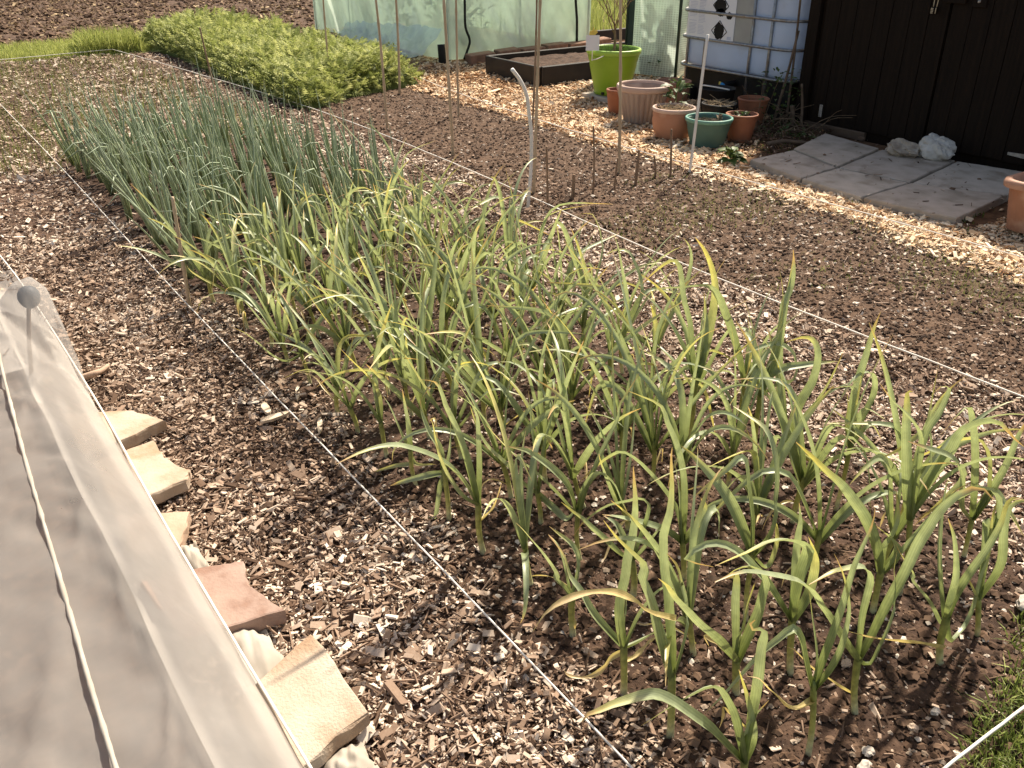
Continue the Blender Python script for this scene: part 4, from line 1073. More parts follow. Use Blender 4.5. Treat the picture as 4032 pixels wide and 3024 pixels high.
# ------------------------------------------------------------------ shed
m_shed = M('dark_brown_paint', (.014, .0080, .0046), (.008, .0045, .0026), rough=.72, vscale=7, stretch=(1, 6, .4), bump=.35, bscale=40, spec=.15)
m_shed_bare = M('bare_weathered_wood', (.16, .11, .075), (.085, .055, .036), rough=.85, vscale=12, stretch=(1, .3, 1))
m_galv = M('galvanised_steel', (.46, .43, .40), (.33, .30, .27), rough=.5, metal=.55, vscale=40)
m_brass = M('lock_metal', (.55, .48, .36), (.42, .36, .27), rough=.4, metal=.7, vscale=30)
m_roof = M('felt_roof', (.05, .045, .04), rough=.95, vscale=30, bump=.4)
shed = thing('garden_shed', 'dark brown wooden shed with double plank doors at the right', 'shed', (6.9, 3.2, 0))
mesh('wall', *box(6.235, 8.3, 1.3, 4.78, -.05, 1.86), m_shed, shed)
mesh('corner_board', *bbox_(6.19, 6.234, 4.70, 4.80, .03, 1.83, .004), m_shed, shed)
mesh('bottom_rail', *bbox_(6.195, 6.234, 4.13, 4.699, -.02, .045, .004), m_shed_bare, shed)
rf = [(6.13, 1.15, 1.85), (6.13, 4.88, 1.85), (7.27, 4.88, 2.35), (7.27, 1.15, 2.35), (8.4, 4.88, 1.85), (8.4, 1.15, 1.85), (6.13, 1.15, 1.89), (6.13, 4.88, 1.89), (7.27, 4.88, 2.39), (7.27, 1.15, 2.39), (8.4, 4.88, 1.89), (8.4, 1.15, 1.89)]
mesh('roof', rf, [(0, 1, 2, 3), (3, 2, 4, 5), (6, 9, 8, 7), (9, 11, 10, 8), (0, 6, 7, 1), (4, 10, 11, 5), (0, 3, 9, 6), (3, 5, 11, 9), (1, 7, 8, 2), (2, 8, 10, 4)], m_roof, shed)


def door(y0, y1, widths):
    d = mesh('door', *box(6.222, 6.2345, y0, y1, .05, 1.80), m_shed, shed)
    y = y1
    for w in widths:
        mesh('plank', *bbox_(6.205 + rnd.uniform(-.002, .002), 6.2215, max(y0, y - w) + .002, y - .002, .045 + rnd.uniform(0, .008), 1.81, .0025), m_shed, d)
        y -= w
    return d


d1 = door(3.655, 4.66, [.13, .145, .155, .14, .15, .14, .145])
d2 = door(2.60, 3.640, [.145, .14, .15, .155, .15, .14, .16])


def hinge(d, y, z, ln=.27):
    h = mesh('hinge', *bbox_(6.196, 6.2035, y, y + .028, z - .045, z + .05, .002), m_galv, d)
    V = [(6.198, y, z - .018), (6.198, y, z + .022), (6.198, y - ln, z - .008), (6.198, y - ln, z - .028 + .035)]
    V = [(6.1975, y - .002, z - .02), (6.1975, y - .002, z + .022), (6.1975, y - ln, z + .006), (6.1975, y - ln, z - .012)]
    V += [(6.2035, a, b) for _, a, b in V]
    mesh('strap', V, [(0, 1, 2, 3), (7, 6, 5, 4), (0, 4, 5, 1), (1, 5, 6, 2), (2, 6, 7, 3), (3, 7, 4, 0)], m_galv, h)
    for k in range(3):
        mesh('screw', *lathe([(.001, 0), (.005, 0), (.005, .001)], 0, 0, 0, 8), m_shed, h).location = Vector((6.1965, y - .04 - k * .085, z)) - world_loc(h)
        c = h.children[-1]; c.rotation_euler = (0, R_(-90), 0)


hinge(d1, 4.545, .14)
hinge(d1, 4.545, 1.62)
# the right leaf hangs from its far-right side
h2 = mesh('hinge', [(6.1975, 3.02, .098), (6.1975, 3.02, .116), (6.1975, 2.76, .128), (6.1975, 2.76, .086), (6.2035, 3.02, .098), (6.2035, 3.02, .116), (6.2035, 2.76, .128), (6.2035, 2.76, .086)], [(0, 1, 2, 3), (7, 6, 5, 4), (0, 4, 5, 1), (1, 5, 6, 2), (2, 6, 7, 3), (3, 7, 4, 0)], m_galv, d2)
mesh('hasp', *bbox_(6.178, 6.2035, 3.54, 3.70, 1.0, 1.045, .003), m_shed, d2)
mesh('hasp_plate', *bbox_(6.19, 6.2035, 3.40, 3.50, .985, 1.06, .004), m_shed, d2)
mesh('bolt_head', *rock(6.186, 3.45, 1.022, .008, .012, .012, 3, 2), m_galv, d2, smooth=True)
lock = thing('combination_padlock', 'brass coloured combination padlock hanging on the shed hasp', 'padlock', (6.17, 3.745, .94))
mesh('body', *bbox_(6.158, 6.182, 3.722, 3.768, .925, .968, .004), m_shed, lock)
mesh('shackle', *tube(spline([(6.17, 3.757, .965), (6.17, 3.757, 1.03), (6.17, 3.745, 1.05), (6.17, 3.733, 1.03), (6.17, 3.733, .965)], 16), .0032, 6), m_brass, lock, smooth=True)
for k in range(4):
    mesh('dial', *bbox_(6.1535, 6.158, 3.745, 3.764, .928 + k * .0098, .9335 + k * .0098, .001), m_brass, lock)
mesh('side_bar', *bbox_(6.1545, 6.158, 3.725, 3.730, .928, .966, .001), m_brass, lock)

# ------------------------------------------------------------------ water tank in a cage
m_tank = M('tank_plastic', (.56, .65, .80), (.48, .56, .70), rough=.35, vscale=3, trans=.22, col3=(.42, .45, .49), s3=2)
m_cage = M('cage_steel', (.34, .34, .34), (.22, .22, .23), rough=.4, metal=.75, vscale=30, col3=(.26, .22, .18), s3=16)
m_black = M('black_plastic', (.014, .012, .011), (.009, .008, .007), rough=.6, vscale=10)
m_paper = M('white_label', (.74, .76, .80), (.70, .72, .76), rough=.55, vscale=4)
m_plate = M('grey_plate', (.34, .355, .36), (.28, .29, .295), rough=.45, metal=.3, vscale=5)
m_ink = M('black_spray', (.008, .007, .007), (.012, .011, .010), rough=.7)
m_print = M('faint_print', (.50, .54, .66), (.46, .50, .62), rough=.6)
m_blue = M('blue_tap', (.03, .25, .52), (.02, .2, .45), rough=.35)
m_yel = M('yellow_tag', (.75, .60, .12), (.65, .5, .1), rough=.5)
tank = thing('water_tank', 'white plastic water tank in a steel cage with a spray-blotted label', 'water tank', (6.7, 5.53, 0))


def rrect(x0, x1, y0, y1, r, n=6):
    out = []
    for cx, cy, a0 in ((x1 - r, y1 - r, 0), (x0 + r, y1 - r, 90), (x0 + r, y0 + r, 180), (x1 - r, y0 + r, 270)):
        for k in range(n + 1):
            a = R_(a0 + 90 * k / n)
            out.append((cx + r * math.cos(a), cy + r * math.sin(a)))
    return out


zs = [.315, .325, .345, .40, .53, .555, .58, .76, .785, .81, 1.0, 1.2, 1.26, 1.29]
ins = [.05, .02, .006, 0, .0, .010, 0, 0, .010, 0, 0, 0, .03, .08]
V = []; F = []
for z, q in zip(zs, ins):
    V += [(a, b, z) for a, b in rrect(6.20 + q, 7.18 - q, 4.90 + q, 6.19 - q, .17 - q * .5)]
n = len(V) // len(zs)
for i in range(len(zs) - 1):
    for j in range(n):
        F.append((i * n + j, i * n + (j + 1) % n, (i + 1) * n + (j + 1) % n, (i + 1) * n + j))
F.append(tuple(range(n))[::-1]); F.append(tuple((len(zs) - 1) * n + j for j in range(n)))
mesh('bottle', V, F, m_tank, tank, smooth=True)
for z in (.315, .555, .775, 1.0, 1.24):
    L_ = [(a, b, z) for a, b in rrect(6.172, 7.21, 4.872, 6.218, .18, 8)]
    mesh('cage_ring', *tube(L_, .0125, 8, closed=True), m_cage, tank, smooth=True)
for y in (6.067, 5.86, 5.342, 5.138):
    for x in (6.187,):
        full = y in (6.067, 5.138)
        mesh('cage_bar', *tube([(x, y, .10), (x, y, .5), (x, y, 1.25)] if y != 5.86 else [(x, y, .31), (x, y, .5), (x, y, .56)], .0135, 6), m_cage, tank, smooth=True)
for x in (6.45, 6.7, 6.95):
    mesh('cage_bar', *tube([(x, 4.884, .10), (x, 4.884, 1.25)], .010, 6), m_cage, tank, smooth=True)
mesh('pallet_base', *bbox_(6.28, 7.15, 4.95, 6.15, 0, .30, .01), m_black, tank)
for y in (6.05, 5.35, 5.0):
    mesh('pallet_foot', *bbox_(6.20, 6.279, y - .05, y + .05, .0, .12, .006), m_black, tank)
mesh('label_plate', *bbox_(6.176, 6.186, 5.335, 6.09, .548, 1.03, .002), m_plate, tank)
lab_ = mesh('label', *bbox_(6.171, 6.1755, 5.53, 6.082, .551, 1.02, .0008), m_paper, tank)
pr = []
for c0, c1 in ((6.06, 5.965), (5.95, 5.865)):
    z = .985
    while z > .59:
        if rnd.random() < .86:
            pr.append(box(6.1700, 6.1705, c1 + rnd.uniform(0, .03), c0, z, z + .004))
        z -= .0115
pr += [box(6.1700, 6.1705, 5.555, 5.60, .575, .60), box(6.1700, 6.1705, 5.555, 5.61, .905, .912)]
tag(mesh('printed_lines', *join(*pr), m_print, lab_), kind='stuff')


def txt(s, y, z, size, mat, parent):
    cu = bpy.data.curves.new('lettering', 'FONT'); cu.body = s; cu.size = size; cu.extrude = .0003
    cu.align_x = 'CENTER'
    tmp = bpy.data.objects.new('tmp', cu); COL.objects.link(tmp)
    bpy.context.view_layer.update()
    me = bpy.data.meshes.new_from_object(tmp.evaluated_get(bpy.context.evaluated_depsgraph_get()))
    bpy.data.objects.remove(tmp)
    for v in me.vertices:
        a, b, c = v.co
        v.co = Vector((6.1702 - c, y - a, z + b)) - world_loc(parent)
    me.materials.clear()
    o = link('lettering', me, mat, parent)
    return o


txt('1280D', 5.915, .862, .032, m_print, lab_)


def blot(cy, cz, ry, rz, seed):
    n = 46
    V = [(6.1695, cy, cz)]
    for k in range(n):
        a = 2 * math.pi * k / n
        w = 1 + .30 * float(vn(np.array([math.cos(a) * 2.2 + seed]), np.array([math.sin(a) * 2.2]), seed)[0]) + .16 * float(vn(np.array([math.cos(a) * 7]), np.array([math.sin(a) * 7 + seed]), seed)[0])
        V.append((6.1695, cy + ry * w * math.cos(a), cz + rz * w * math.sin(a)))
    m_ = len(V)
    V2 = V + [(6.1702, b, c) for _, b, c in V[1:]]
    F = [(0, 1 + k, 1 + (k + 1) % n) for k in range(n)] + [(1 + k, m_ + k, m_ + (k + 1) % n, 1 + (k + 1) % n) for k in range(n)]
    mesh('spray_blot', V2, F, m_ink, lab_)


blot(5.70, .835, .068, .052, 3)
blot(5.70, .785, .055, .03, 4)
blot(5.598, .763, .036, .030, 6)
blot(5.697, .637, .062, .062, 8)
dv = []
for (a, b), (c, d) in zip([(5.697, .72), (5.608, .636), (5.692, .552), (5.784, .636)], [(5.608, .636), (5.692, .552), (5.784, .636), (5.697, .72)]):
    dv.append(tube([(6.1692, a, b), (6.1692, c, d)], .0035, 4))
mesh('hazard_diamond', *join(*dv), m_ink, lab_)
dv = []
for (a, b), (c, d) in zip([(5.70, .925), (5.615, .838), (5.70, .753), (5.79, .838)], [(5.615, .838), (5.70, .753), (5.79, .838), (5.70, .925)]):
    dv.append(tube([(6.1692, a, b), (6.1692, c, d)], .0035, 4))
mesh('hazard_diamond', *join(*dv), m_ink, lab_)
tap = mesh('tap', *tube(spline([(6.30, 5.55, .215), (6.2, 5.55, .212), (6.14, 5.55, .205)], 8), .028, 12), m_black, tank, smooth=True)
mesh('tap_lever', *tube(spline([(6.135, 5.575, .222), (6.13, 5.545, .205), (6.12, 5.50, .180)], 8), [.012, .018, .02, .02, .018, .016, .014, .01], 8), m_blue, tap, smooth=True)
mesh('tap_tag', *bbox_(6.128, 6.134, 5.575, 5.60, .205, .235, .001), m_yel, tap)

# ------------------------------------------------------------------ pots
m_terra = M('terracotta_plastic', (.33, .125, .065), (.27, .10, .05), rough=.6, vscale=6, col3=(.22, .09, .05), s3=8)
m_terra_l = M('faded_terracotta', (.40, .20, .125), (.33, .155, .09), rough=.7, vscale=5, col3=(.48, .31, .22), s3=6)
m_pinkpot = M('faded_pink_plastic', (.37, .285, .235), (.29, .21, .17), rough=.75, vscale=6, stretch=(1, 1, .3), col3=(.52, .40, .33), s3=5)
m_pinkrim = M('pale_pink_rim', (.56, .42, .35), (.46, .33, .27), rough=.7, vscale=9)
m_tealpot = M('blue_green_plastic', (.085, .155, .125), (.065, .12, .095), rough=.55, vscale=5, col3=(.11, .17, .14), s3=5)
m_tealrim = M('blue_green_rim', (.15, .32, .25), (.12, .25, .20), rough=.5, vscale=6)
m_lime = M('lime_plastic', (.235, .40, .022), (.19, .33, .015), rough=.42, vscale=4, spec=.45)
m_limerim = M('lime_rim', (.33, .53, .07), (.28, .46, .05), rough=.42, vscale=4, spec=.45)
m_blackpot = M('black_pot', (.022, .017, .015), (.015, .012, .010), rough=.55, vscale=6)
m_compost = M('compost', (.045, .027, .017), (.02, .012, .008), rough=.95, vscale=60, bump=.9, bscale=140, col3=(.12, .08, .05), s3=45)


def pot(label, x, y, rt, rb, h, mat, rimmat=None, rim=.03, soil=.82, z=0.0, flute=0, band=False, belly=0.0, mats=None, grp='flower pots by the water tank'):
    t = thing('flower_pot', label, 'flower pot', (x, y, z), grp)
    prof = [(rb * .2, .0), (rb * .92, 0), (rb, .006)]
    N = 14
    for k in range(1, N + 1):
        s = k / N
        r = rb + (rt - rb) * (s ** (.6 if belly else 1)) + belly * math.sin(s * 3.14)
        if band and .72 < s < .80: r *= .975
        prof.append((r * .96, .006 + (h - rim - .006) * s))
    ri = rt * .90
    prof += [(ri, h - rim * .5), (ri - .004, h * .9), (rb * .9 + (rt - rb) * .75 - .01, h * .72), (rb * .9, h * .3), (rb * .6, h * .25)]
    fl = (lambda a, i: .085 * (abs(math.sin(a * flute / 2)) ** .7 - .6) * (1 if 3 <= i <= N + 1 else 0)) if flute else None
    mesh('body', *lathe(prof, x, y, z, 208 if flute else 44, fl), mat, t, smooth=True)
    e = rt
    rp = [(e * .93, h - rim), (e * .985, h - rim * 1.02), (e, h - rim * .8), (e * 1.01, h - rim * .4), (e * 1.0, h - rim * .1), (e * .975, h), (e * .93, h + .001), (e * .905, h - rim * .25), (e * .90, h - rim * .8)]
    mesh('rim', *lathe(rp, x, y, z, 44), rimmat or mat, t, smooth=True)
    if soil:
        rs = (rb + (rt - rb) * soil) * .93
        zz = z + h * soil
        V = [(x, y, zz + .008)]; F = []
        R_n = 8; A_n = 28
        for i in range(1, R_n + 1):
            for j in range(A_n):
                a = 2 * math.pi * j / A_n; q = rs * i / R_n
                V.append((x + q * math.cos(a), y + q * math.sin(a), zz + rnd.uniform(-.006, .010)))
        for j in range(A_n):
            F.append((0, 1 + j, 1 + (j + 1) % A_n))
            for i in range(R_n - 1):
                a = 1 + i * A_n + j; b = 1 + i * A_n + (j + 1) % A_n
                F.append((a, a + A_n, b + A_n, b))
        mesh('compost', V, F, m_compost, t)
    return t


lime = pot('large lime green pot holding a bare twiggy shrub', 5.71, 6.53, .25, .165, .40, m_lime, m_limerim, rim=.042, soil=.86, z=.045, band=True)
pink = pot('big faded pink fluted pot, empty, with a pale rim', 5.235, 5.60, .215, .145, .30, m_pinkpot, m_pinkrim, rim=.045, soil=.35, flute=26)
ta = pot('rounded terracotta pot filled with dry straw', 5.03, 5.02, .165, .125, .23, m_terra_l, m_pinkrim, rim=.028, soil=.86, belly=.012, band=True)
gp = pot('blue-green pot in front of the terracotta pots', 5.065, 4.685, .175, .13, .205, m_tealpot, m_tealrim, rim=.026, soil=.80, band=True)
tb_ = pot('plain orange terracotta pot at the front right of the pots', 5.36, 4.63, .122, .088, .205, m_terra, rim=.018, soil=.88)
tc_ = pot('plain terracotta pot behind, next to the tank tap', 5.88, 4.98, .126, .09, .215, m_terra, rim=.02, soil=.7)
td_ = pot('terracotta pot partly hidden behind the pink fluted pot', 5.70, 5.72, .15, .11, .27, m_terra_l, rim=.025, soil=.85)
te_ = pot('small dark terracotta pot squeezed between the lime and pink pots', 5.30, 5.98, .10, .075, .20, m_terra, rim=.02, soil=.7)
dk_ = pot('black plastic pot with dry weeds behind the blue-green pot', 5.47, 4.97, .138, .10, .22, m_blackpot, rim=.018, soil=.92)
bk = thing('black_bucket', 'black bucket with a white handle below the tank tap', 'bucket', (5.83, 5.33, 0))
mesh('body', *lathe([(.02, 0), (.11, 0), (.13, .12), (.145, .24), (.15, .245), (.148, .25), (.14, .245), (.11, .02), (.02, .02)], 5.83, 5.33, 0, 36), m_black, bk, smooth=True)
mesh('handle', *tube(spline([(5.75, 5.45, .25), (5.70, 5.37, .275), (5.74, 5.27, .27), (5.83, 5.20, .25)], 20), .006, 8), m_white_tube, bk, smooth=True)
tag(mesh('grey_tile', *bbox_(5.50, 5.86, 6.33, 6.72, .0, .043, .005), m_pave[0], origin=(5.68, 6.52, 0)), 'grey square tile under the lime green pot', 'paving slab')
# drain slots in the lime pot
for a in (200, 222, 246):
    q = R_(a)
    mesh('drain_slot', *bbox_(5.71 + .168 * math.cos(q) - .012, 5.71 + .168 * math.cos(q) + .012, 6.53 + .168 * math.sin(q) - .012, 6.53 + .168 * math.sin(q) + .012, .055, .078, .002), m_black, lime)
mesh('tie', *tube(spline([(5.50, 6.42, .41), (5.47, 6.40, .405), (5.42, 6.42, .385), (5.38, 6.45, .375)], 12), .004, 6), m_white_tube, lime, smooth=True)
# trough at the right edge
tr = thing('planter_trough', 'pinkish terracotta planter at the right edge of the paving', 'planter', (5.2, 2.1, 0))
V = []; F = []
pr_ = [(.03, 0.0), (.0, .01), (-.03, .24), (-.055, .242), (-.058, .262), (-.052, .280), (-.03, .284), (-.015, .27), (.02, .12)]
for q, z in pr_:
    V += [(a, b, z) for a, b in rrect(4.92 + q, 5.55 - q, 1.78 + q, 2.33 - q, max(.03, .07 - q * .4), 5)]
n = len(V) // len(pr_)
for i in range(len(pr_) - 1):
    for j in range(n):
        F.append((i * n + j, i * n + (j + 1) % n, (i + 1) * n + (j + 1) % n, (i + 1) * n + j))
mesh('body', V[:n * 4], F[:n * 3] + [tuple(range(n))[::-1]], m_terra_l, tr, smooth=False)
mesh('rim', V[n * 3:], [tuple(i - 3 * n for i in f) for f in F[n * 3:]], M('trough_rim', (.44, .25, .17), (.38, .2, .13), rough=.65), tr, smooth=True)
mesh('compost', *box(4.95, 5.52, 1.81, 2.30, .02, .15), m_compost, tr)

# ------------------------------------------------------------------ plants in and around the pots
m_green_leaf = M('dark_leaf', (.05, .085, .022), (.08, .12, .035), rough=.5, vscale=20, trans=.25)
m_weed = M('weed_leaf', (.10, .15, .035), (.07, .11, .025), rough=.5, vscale=20, trans=.3)
m_twig = M('bare_twig', (.27, .18, .11), (.17, .11, .065), rough=.85, vscale=30)
m_bramble = M('dead_bramble', (.20, .14, .09), (.11, .075, .045), rough=.85, vscale=20)


def leafs(n, c, rad, h, size, seed, upright=.6, lobed=False):
    r = random.Random(seed); V = []; F = []
    for k in range(n):
        az = r.uniform(0, 6.28); el = r.uniform(.1, 1.3) if upright else r.uniform(.0, .5)
        d = np.array([math.cos(az) * math.cos(el), math.sin(az) * math.cos(el), math.sin(el)])
        s = np.array([-math.sin(az), math.cos(az), r.uniform(-.4, .4)])
        u = np.cross(d, s)
        p = np.array(c) + np.array([math.cos(az) * rad * r.random(), math.sin(az) * rad * r.random(), h * r.random()])
        L_ = size * r.uniform(.6, 1.25)
        prof = [(0, .05), (.18, .30), (.30, .20 if lobed else .38), (.48, .42), (.62, .24 if lobed else .38), (.78, .25), (1.0, .0)]
        o = len(V)
        for t, w in prof:
            q = p + d * L_ * t - np.array([0, 0, 1]) * L_ * .35 * t * t
            V += [q + s * w * L_ * .55 + u * .15 * w * L_, q, q - s * w * L_ * .55 + u * .15 * w * L_]
        for i in range(len(prof) - 1):
            for j in range(2):
                a = o + i * 3 + j
                F.append((a, a + 1, a + 4, a + 3))
    return V, F


def plant(name, label, c, parts, cat='plant'):
    t = thing(name, label, cat, c)
    for nm, (v, f), m_ in parts: mesh(nm, v, f, m_, t, smooth=True, rec=False)
    return t


plant('leafy_plant', 'dark green lobed-leaf plant rising between the pink and straw-filled pots', (5.21, 5.17, .02), [('leaves', leafs(26, (5.21, 5.19, .18), .07, .20, .11, 3, lobed=True), m_green_leaf), ('stem', tube([(5.21, 5.19, 0), (5.20, 5.18, .38)], .006, 6), m_weed)])
plant('weed', 'bright leafy weed rosette on the chips in front of the pots', (4.87, 4.26, 0), [('leaves', join(leafs(22, (4.87, 4.26, .01), .03, .05, .10, 5), leafs(10, (4.87, 4.26, .0), .03, .02, .12, 6, upright=0)), m_weed)], 'weed')
plant('weed', 'small green weeds growing in the orange terracotta pot', (5.36, 4.63, .18), [('leaves', leafs(18, (5.36, 4.63, .18), .08, .03, .045, 7), m_green_leaf)], 'weed')
plant('weed', 'curled brown-green leaf standing in the blue-green pot', (5.12, 4.64, .165), [('leaves', leafs(5, (5.13, 4.63, .17), .02, .05, .06, 8), m_bramble)], 'weed')


def straws(label, x, y, z, r0, n, seed, mat, ln=.09, name='straw', up=.25):
    r = random.Random(seed); P = []
    for k in range(n):
        a = r.uniform(0, 6.28); q = r0 * math.sqrt(r.random())
        b = r.uniform(0, 6.28); l = ln * r.uniform(.4, 1.2); e = abs(r.gauss(0, up))
        c = np.array([x + q * math.cos(a), y + q * math.sin(a), z + r.uniform(0, .018)])
        d = np.array([math.cos(b) * math.cos(e), math.sin(b) * math.cos(e), math.sin(e)]) * l
        P.append(tube([c - d * .5 * (1 - up), c + d * .25 + np.array([0, 0, .004]), c + d], .0014, 4))
    V, F = join(*P)
    o = mesh(name, V, F, mat, origin=(x, y, z), rec=False)
    return tag(o, label, name.replace('_', ' '), kind='stuff')


m_straw2 = M('dry_straw', (.56, .43, .27), (.42, .31, .18), rough=.85, vscale=30)
straws('dry straw mulch filling the rounded terracotta pot', 5.03, 5.02, .195, .125, 130, 4, m_straw2)
straws('dry weed stalks lying in the black pot', 5.47, 4.97, .205, .11, 40, 5, m_straw2, ln=.1, name='dry_weeds')
straws('short grassy sprouts on the soil of the lime pot', 5.71, 6.53, .39, .20, 90, 6, m_weed, ln=.10, name='sprouts', up=.9)
straws('sparse sprouts in the blue-green pot', 5.065, 4.685, .165, .13, 40, 7, m_weed, ln=.04, name='sprouts', up=.9)


def shrub(label, x, y, z, h, seed, mat, n0=7, spread=.5, name='bare_shrub'):
    r = random.Random(seed)
    t = thing(name, label, 'shrub', (x, y, z))
    tubes = []
    mesh('trunk', *tube(spline([(x, y, z - .05), (x + .008, y, z + .12), (x - .004, y + .01, z + .26)], 10), np.linspace(.012, .009, 10), 8), mat, t, smooth=True)
    def br(p, d, l, rad, dep):
        d = d / np.linalg.norm(d)
        e = p + d * l + np.array([r.uniform(-1, 1), r.uniform(-1, 1), .4]) * l * .12
        m_ = (p + e) / 2 + np.array([r.uniform(-1, 1), r.uniform(-1, 1), 0]) * l * .07
        tubes.append(tube(spline([p, m_, e], 6), np.linspace(rad, rad * .6, 6), 5))
        if dep:
            for k in range(r.randint(2, 3)):
                s = r.uniform(.4, 1)
                br(p + (e - p) * s, d + np.array([r.gauss(0, .5), r.gauss(0, .5), r.gauss(.15, .35)]), l * r.uniform(.5, .8), rad * .6, dep - 1)
    for k in range(n0):
        a = 6.28 * k / n0 + r.uniform(-.3, .3)
        br(np.array([x, y, z + r.uniform(.15, .26)]), np.array([math.cos(a) * spread, math.sin(a) * spread, 1]), h * r.uniform(.35, .5), .005, 3)
    mesh('branches', *join(*tubes), mat, t, smooth=True, rec=False)
    return t


shrub('bare twiggy shrub growing in the lime green pot', 5.71, 6.53, .41, .75, 4, m_twig)
card = thing('plant_label', 'white plant label with a yellow bird shape clipped to the lime pot', 'plant label', (5.44, 6.50, .40))
ax = np.array([.82, -.57, 0])
c0 = np.array([5.435, 6.505, 0.0])
def quad_card(a0, a1, z0, z1, th, nm, m_):
    nrm = np.array([-.57, -.82, 0]) * th
    P = [c0 + ax * a0 + np.array([0, 0, z0]), c0 + ax * a1 + np.array([0, 0, z0]), c0 + ax * a1 + np.array([0, 0, z1]), c0 + ax * a0 + np.array([0, 0, z1])]
    return mesh(nm, P + [p + nrm for p in P], [(0, 1, 2, 3), (7, 6, 5, 4), (0, 4, 5, 1), (1, 5, 6, 2), (2, 6, 7, 3), (3, 7, 4, 0)], m_, card)
quad_card(-.06, .06, .445, .575, .003, 'card', m_paper)
bird = [(-.035, .577), (.02, .577), (.042, .60), (.03, .622), (.012, .612), (.005, .645), (-.008, .612), (-.03, .61)]
P = [c0 + ax * a + np.array([0, 0, z]) for a, z in bird]; P2 = [p + np.array([-.57, -.82, 0]) * .003 for p in P]
mesh('bird_shape', P + P2, [tuple(range(8)), tuple(range(15, 7, -1))] + [(j, (j + 1) % 8, 8 + (j + 1) % 8, 8 + j) for j in range(8)], m_yel, card)
mesh('stick', *tube([c0 + np.array([0, 0, .36]), c0 + np.array([0, 0, .45])], .004, 6), m_white_tube, card)

# stakes and dead stems leaning at the shed corner
def pole(label, a, b, r0, mat, name='leaning_stake'):
    return tag(mesh(name, *tube(spline([a, (np.array(a) + np.array(b)) / 2 + np.array([.01, 0, 0]), b], 12), np.linspace(r0, r0 * .8, 12), 7), mat, smooth=True, origin=tuple(a)), label, 'stake', 'stakes leaning at the shed corner')
pole('long grey stake leaning between the tank and the shed corner', (5.97, 4.83, 0), (6.14, 4.835, .72), .012, m_shed_bare)
pole('thin upright stake against the shed corner', (6.10, 4.80, 0), (6.12, 4.86, 1.25), .010, m_shed_bare)
pole('short sawn post stub standing beside the shed', (6.07, 4.72, 0), (6.06, 4.73, .17), .022, m_shed_bare, 'post_stub')
pole('slim broken slat standing at the shed corner', (6.12, 4.66, 0), (6.10, 4.70, .34), .012, m_shed_bare)
r = random.Random(77); tubes = []
for k in range(42):
    p = np.array([r.uniform(5.55, 6.15), r.uniform(4.45, 4.95), .01])
    d = np.array([r.gauss(0, 1), r.gauss(0, 1), abs(r.gauss(.5, .6))]); d /= np.linalg.norm(d)
    l = r.uniform(.12, .45)
    tubes.append(tube(spline([p, p + d * l * .5 + np.array([0, 0, .04]), p + d * l + np.array([r.uniform(-.05, .05), r.uniform(-.05, .05), -.02])], 7), np.linspace(.0035, .0015, 7), 5))
tag(mesh('dead_stems', *join(*tubes), m_bramble, rec=False), 'tangle of dead stems and twigs beside the shed corner', 'twigs', kind='stuff')
tag(mesh('ivy', *join(leafs(120, (5.95, 4.80, .02), .22, .42, .045, 12), leafs(60, (5.7, 4.5, .01), .25, .06, .04, 13)), m_green_leaf, rec=False), 'dark ivy and weeds climbing at the shed corner', 'ivy', kind='stuff')
tag(mesh('dead_branch', *tube(spline([(5.38, 4.38, .02), (5.50, 4.33, .035), (5.60, 4.24, .03), (5.68, 4.22, .02)], 16), np.linspace(.018, .010, 16), 7), m_shed_bare, smooth=True), 'pale dead branch lying on the litter beside the paving', 'branch')

# ------------------------------------------------------------------ black raised bed, bricks
bed = thing('raised_bed', 'low black plastic raised bed filled with dark compost', 'raised bed', (6.5, 7.95, 0))
m_board = M('black_board', (.026, .019, .016), (.017, .012, .010), rough=.5, vscale=8, spec=.4)
for nm, b in (('front_board', (5.55, 5.585, 7.47, 8.43)), ('back_board', (7.65, 7.685, 7.47, 8.43)), ('side_board', (5.586, 7.649, 7.45, 7.485)), ('side_board', (5.586, 7.649, 8.415, 8.45))):
    mesh(nm, *bbox_(*b, -.01, .18, .006), m_board, bed)
nx, ny = 60, 30
X, Y = np.meshgrid(np.linspace(5.586, 7.649, nx), np.linspace(7.486, 8.414, ny))
Z = .125 + .03 * vn(X * 9, Y * 9, 91) + .02 * vn(X * 22, Y * 22, 92)
V = np.stack([X.ravel(), Y.ravel(), Z.ravel()], 1) - np.array(bed.location)
i = np.arange(nx * ny).reshape(ny, nx)
fast_mesh('compost', V, np.stack([i[:-1, :-1], i[:-1, 1:], i[1:, 1:], i[1:, :-1]], -1).reshape(-1, 4), m_soil, bed, smooth=True)
m_brick = M('dull_brick', (.26, .15, .10), (.17, .095, .065), rough=.9, vscale=14, bump=.4, bscale=60)
x = 5.74
for k in range(6):
    w = .40 if k == 0 else .36
    y = 9.12 + .035 * k
    V, F = bbox_(-w / 2, w / 2, -.10, .10, 0, .10, .008)
    a = -.16 + rnd.uniform(-.06, .06)
    V = [(x + w / 2 + px_ * math.cos(a) - py_ * math.sin(a), y + px_ * math.sin(a) * -1 + py_ * math.cos(a), pz + (.012 if k % 2 else 0)) for px_, py_, pz in V]
    tag(mesh('edging_brick', V, F, m_brick, origin=(x + w / 2, y, 0)), '%s brick from the left in the edging below the greenhouse end wall' % ORD[k], 'brick', 'edging bricks by the greenhouse')
    x += w + .02

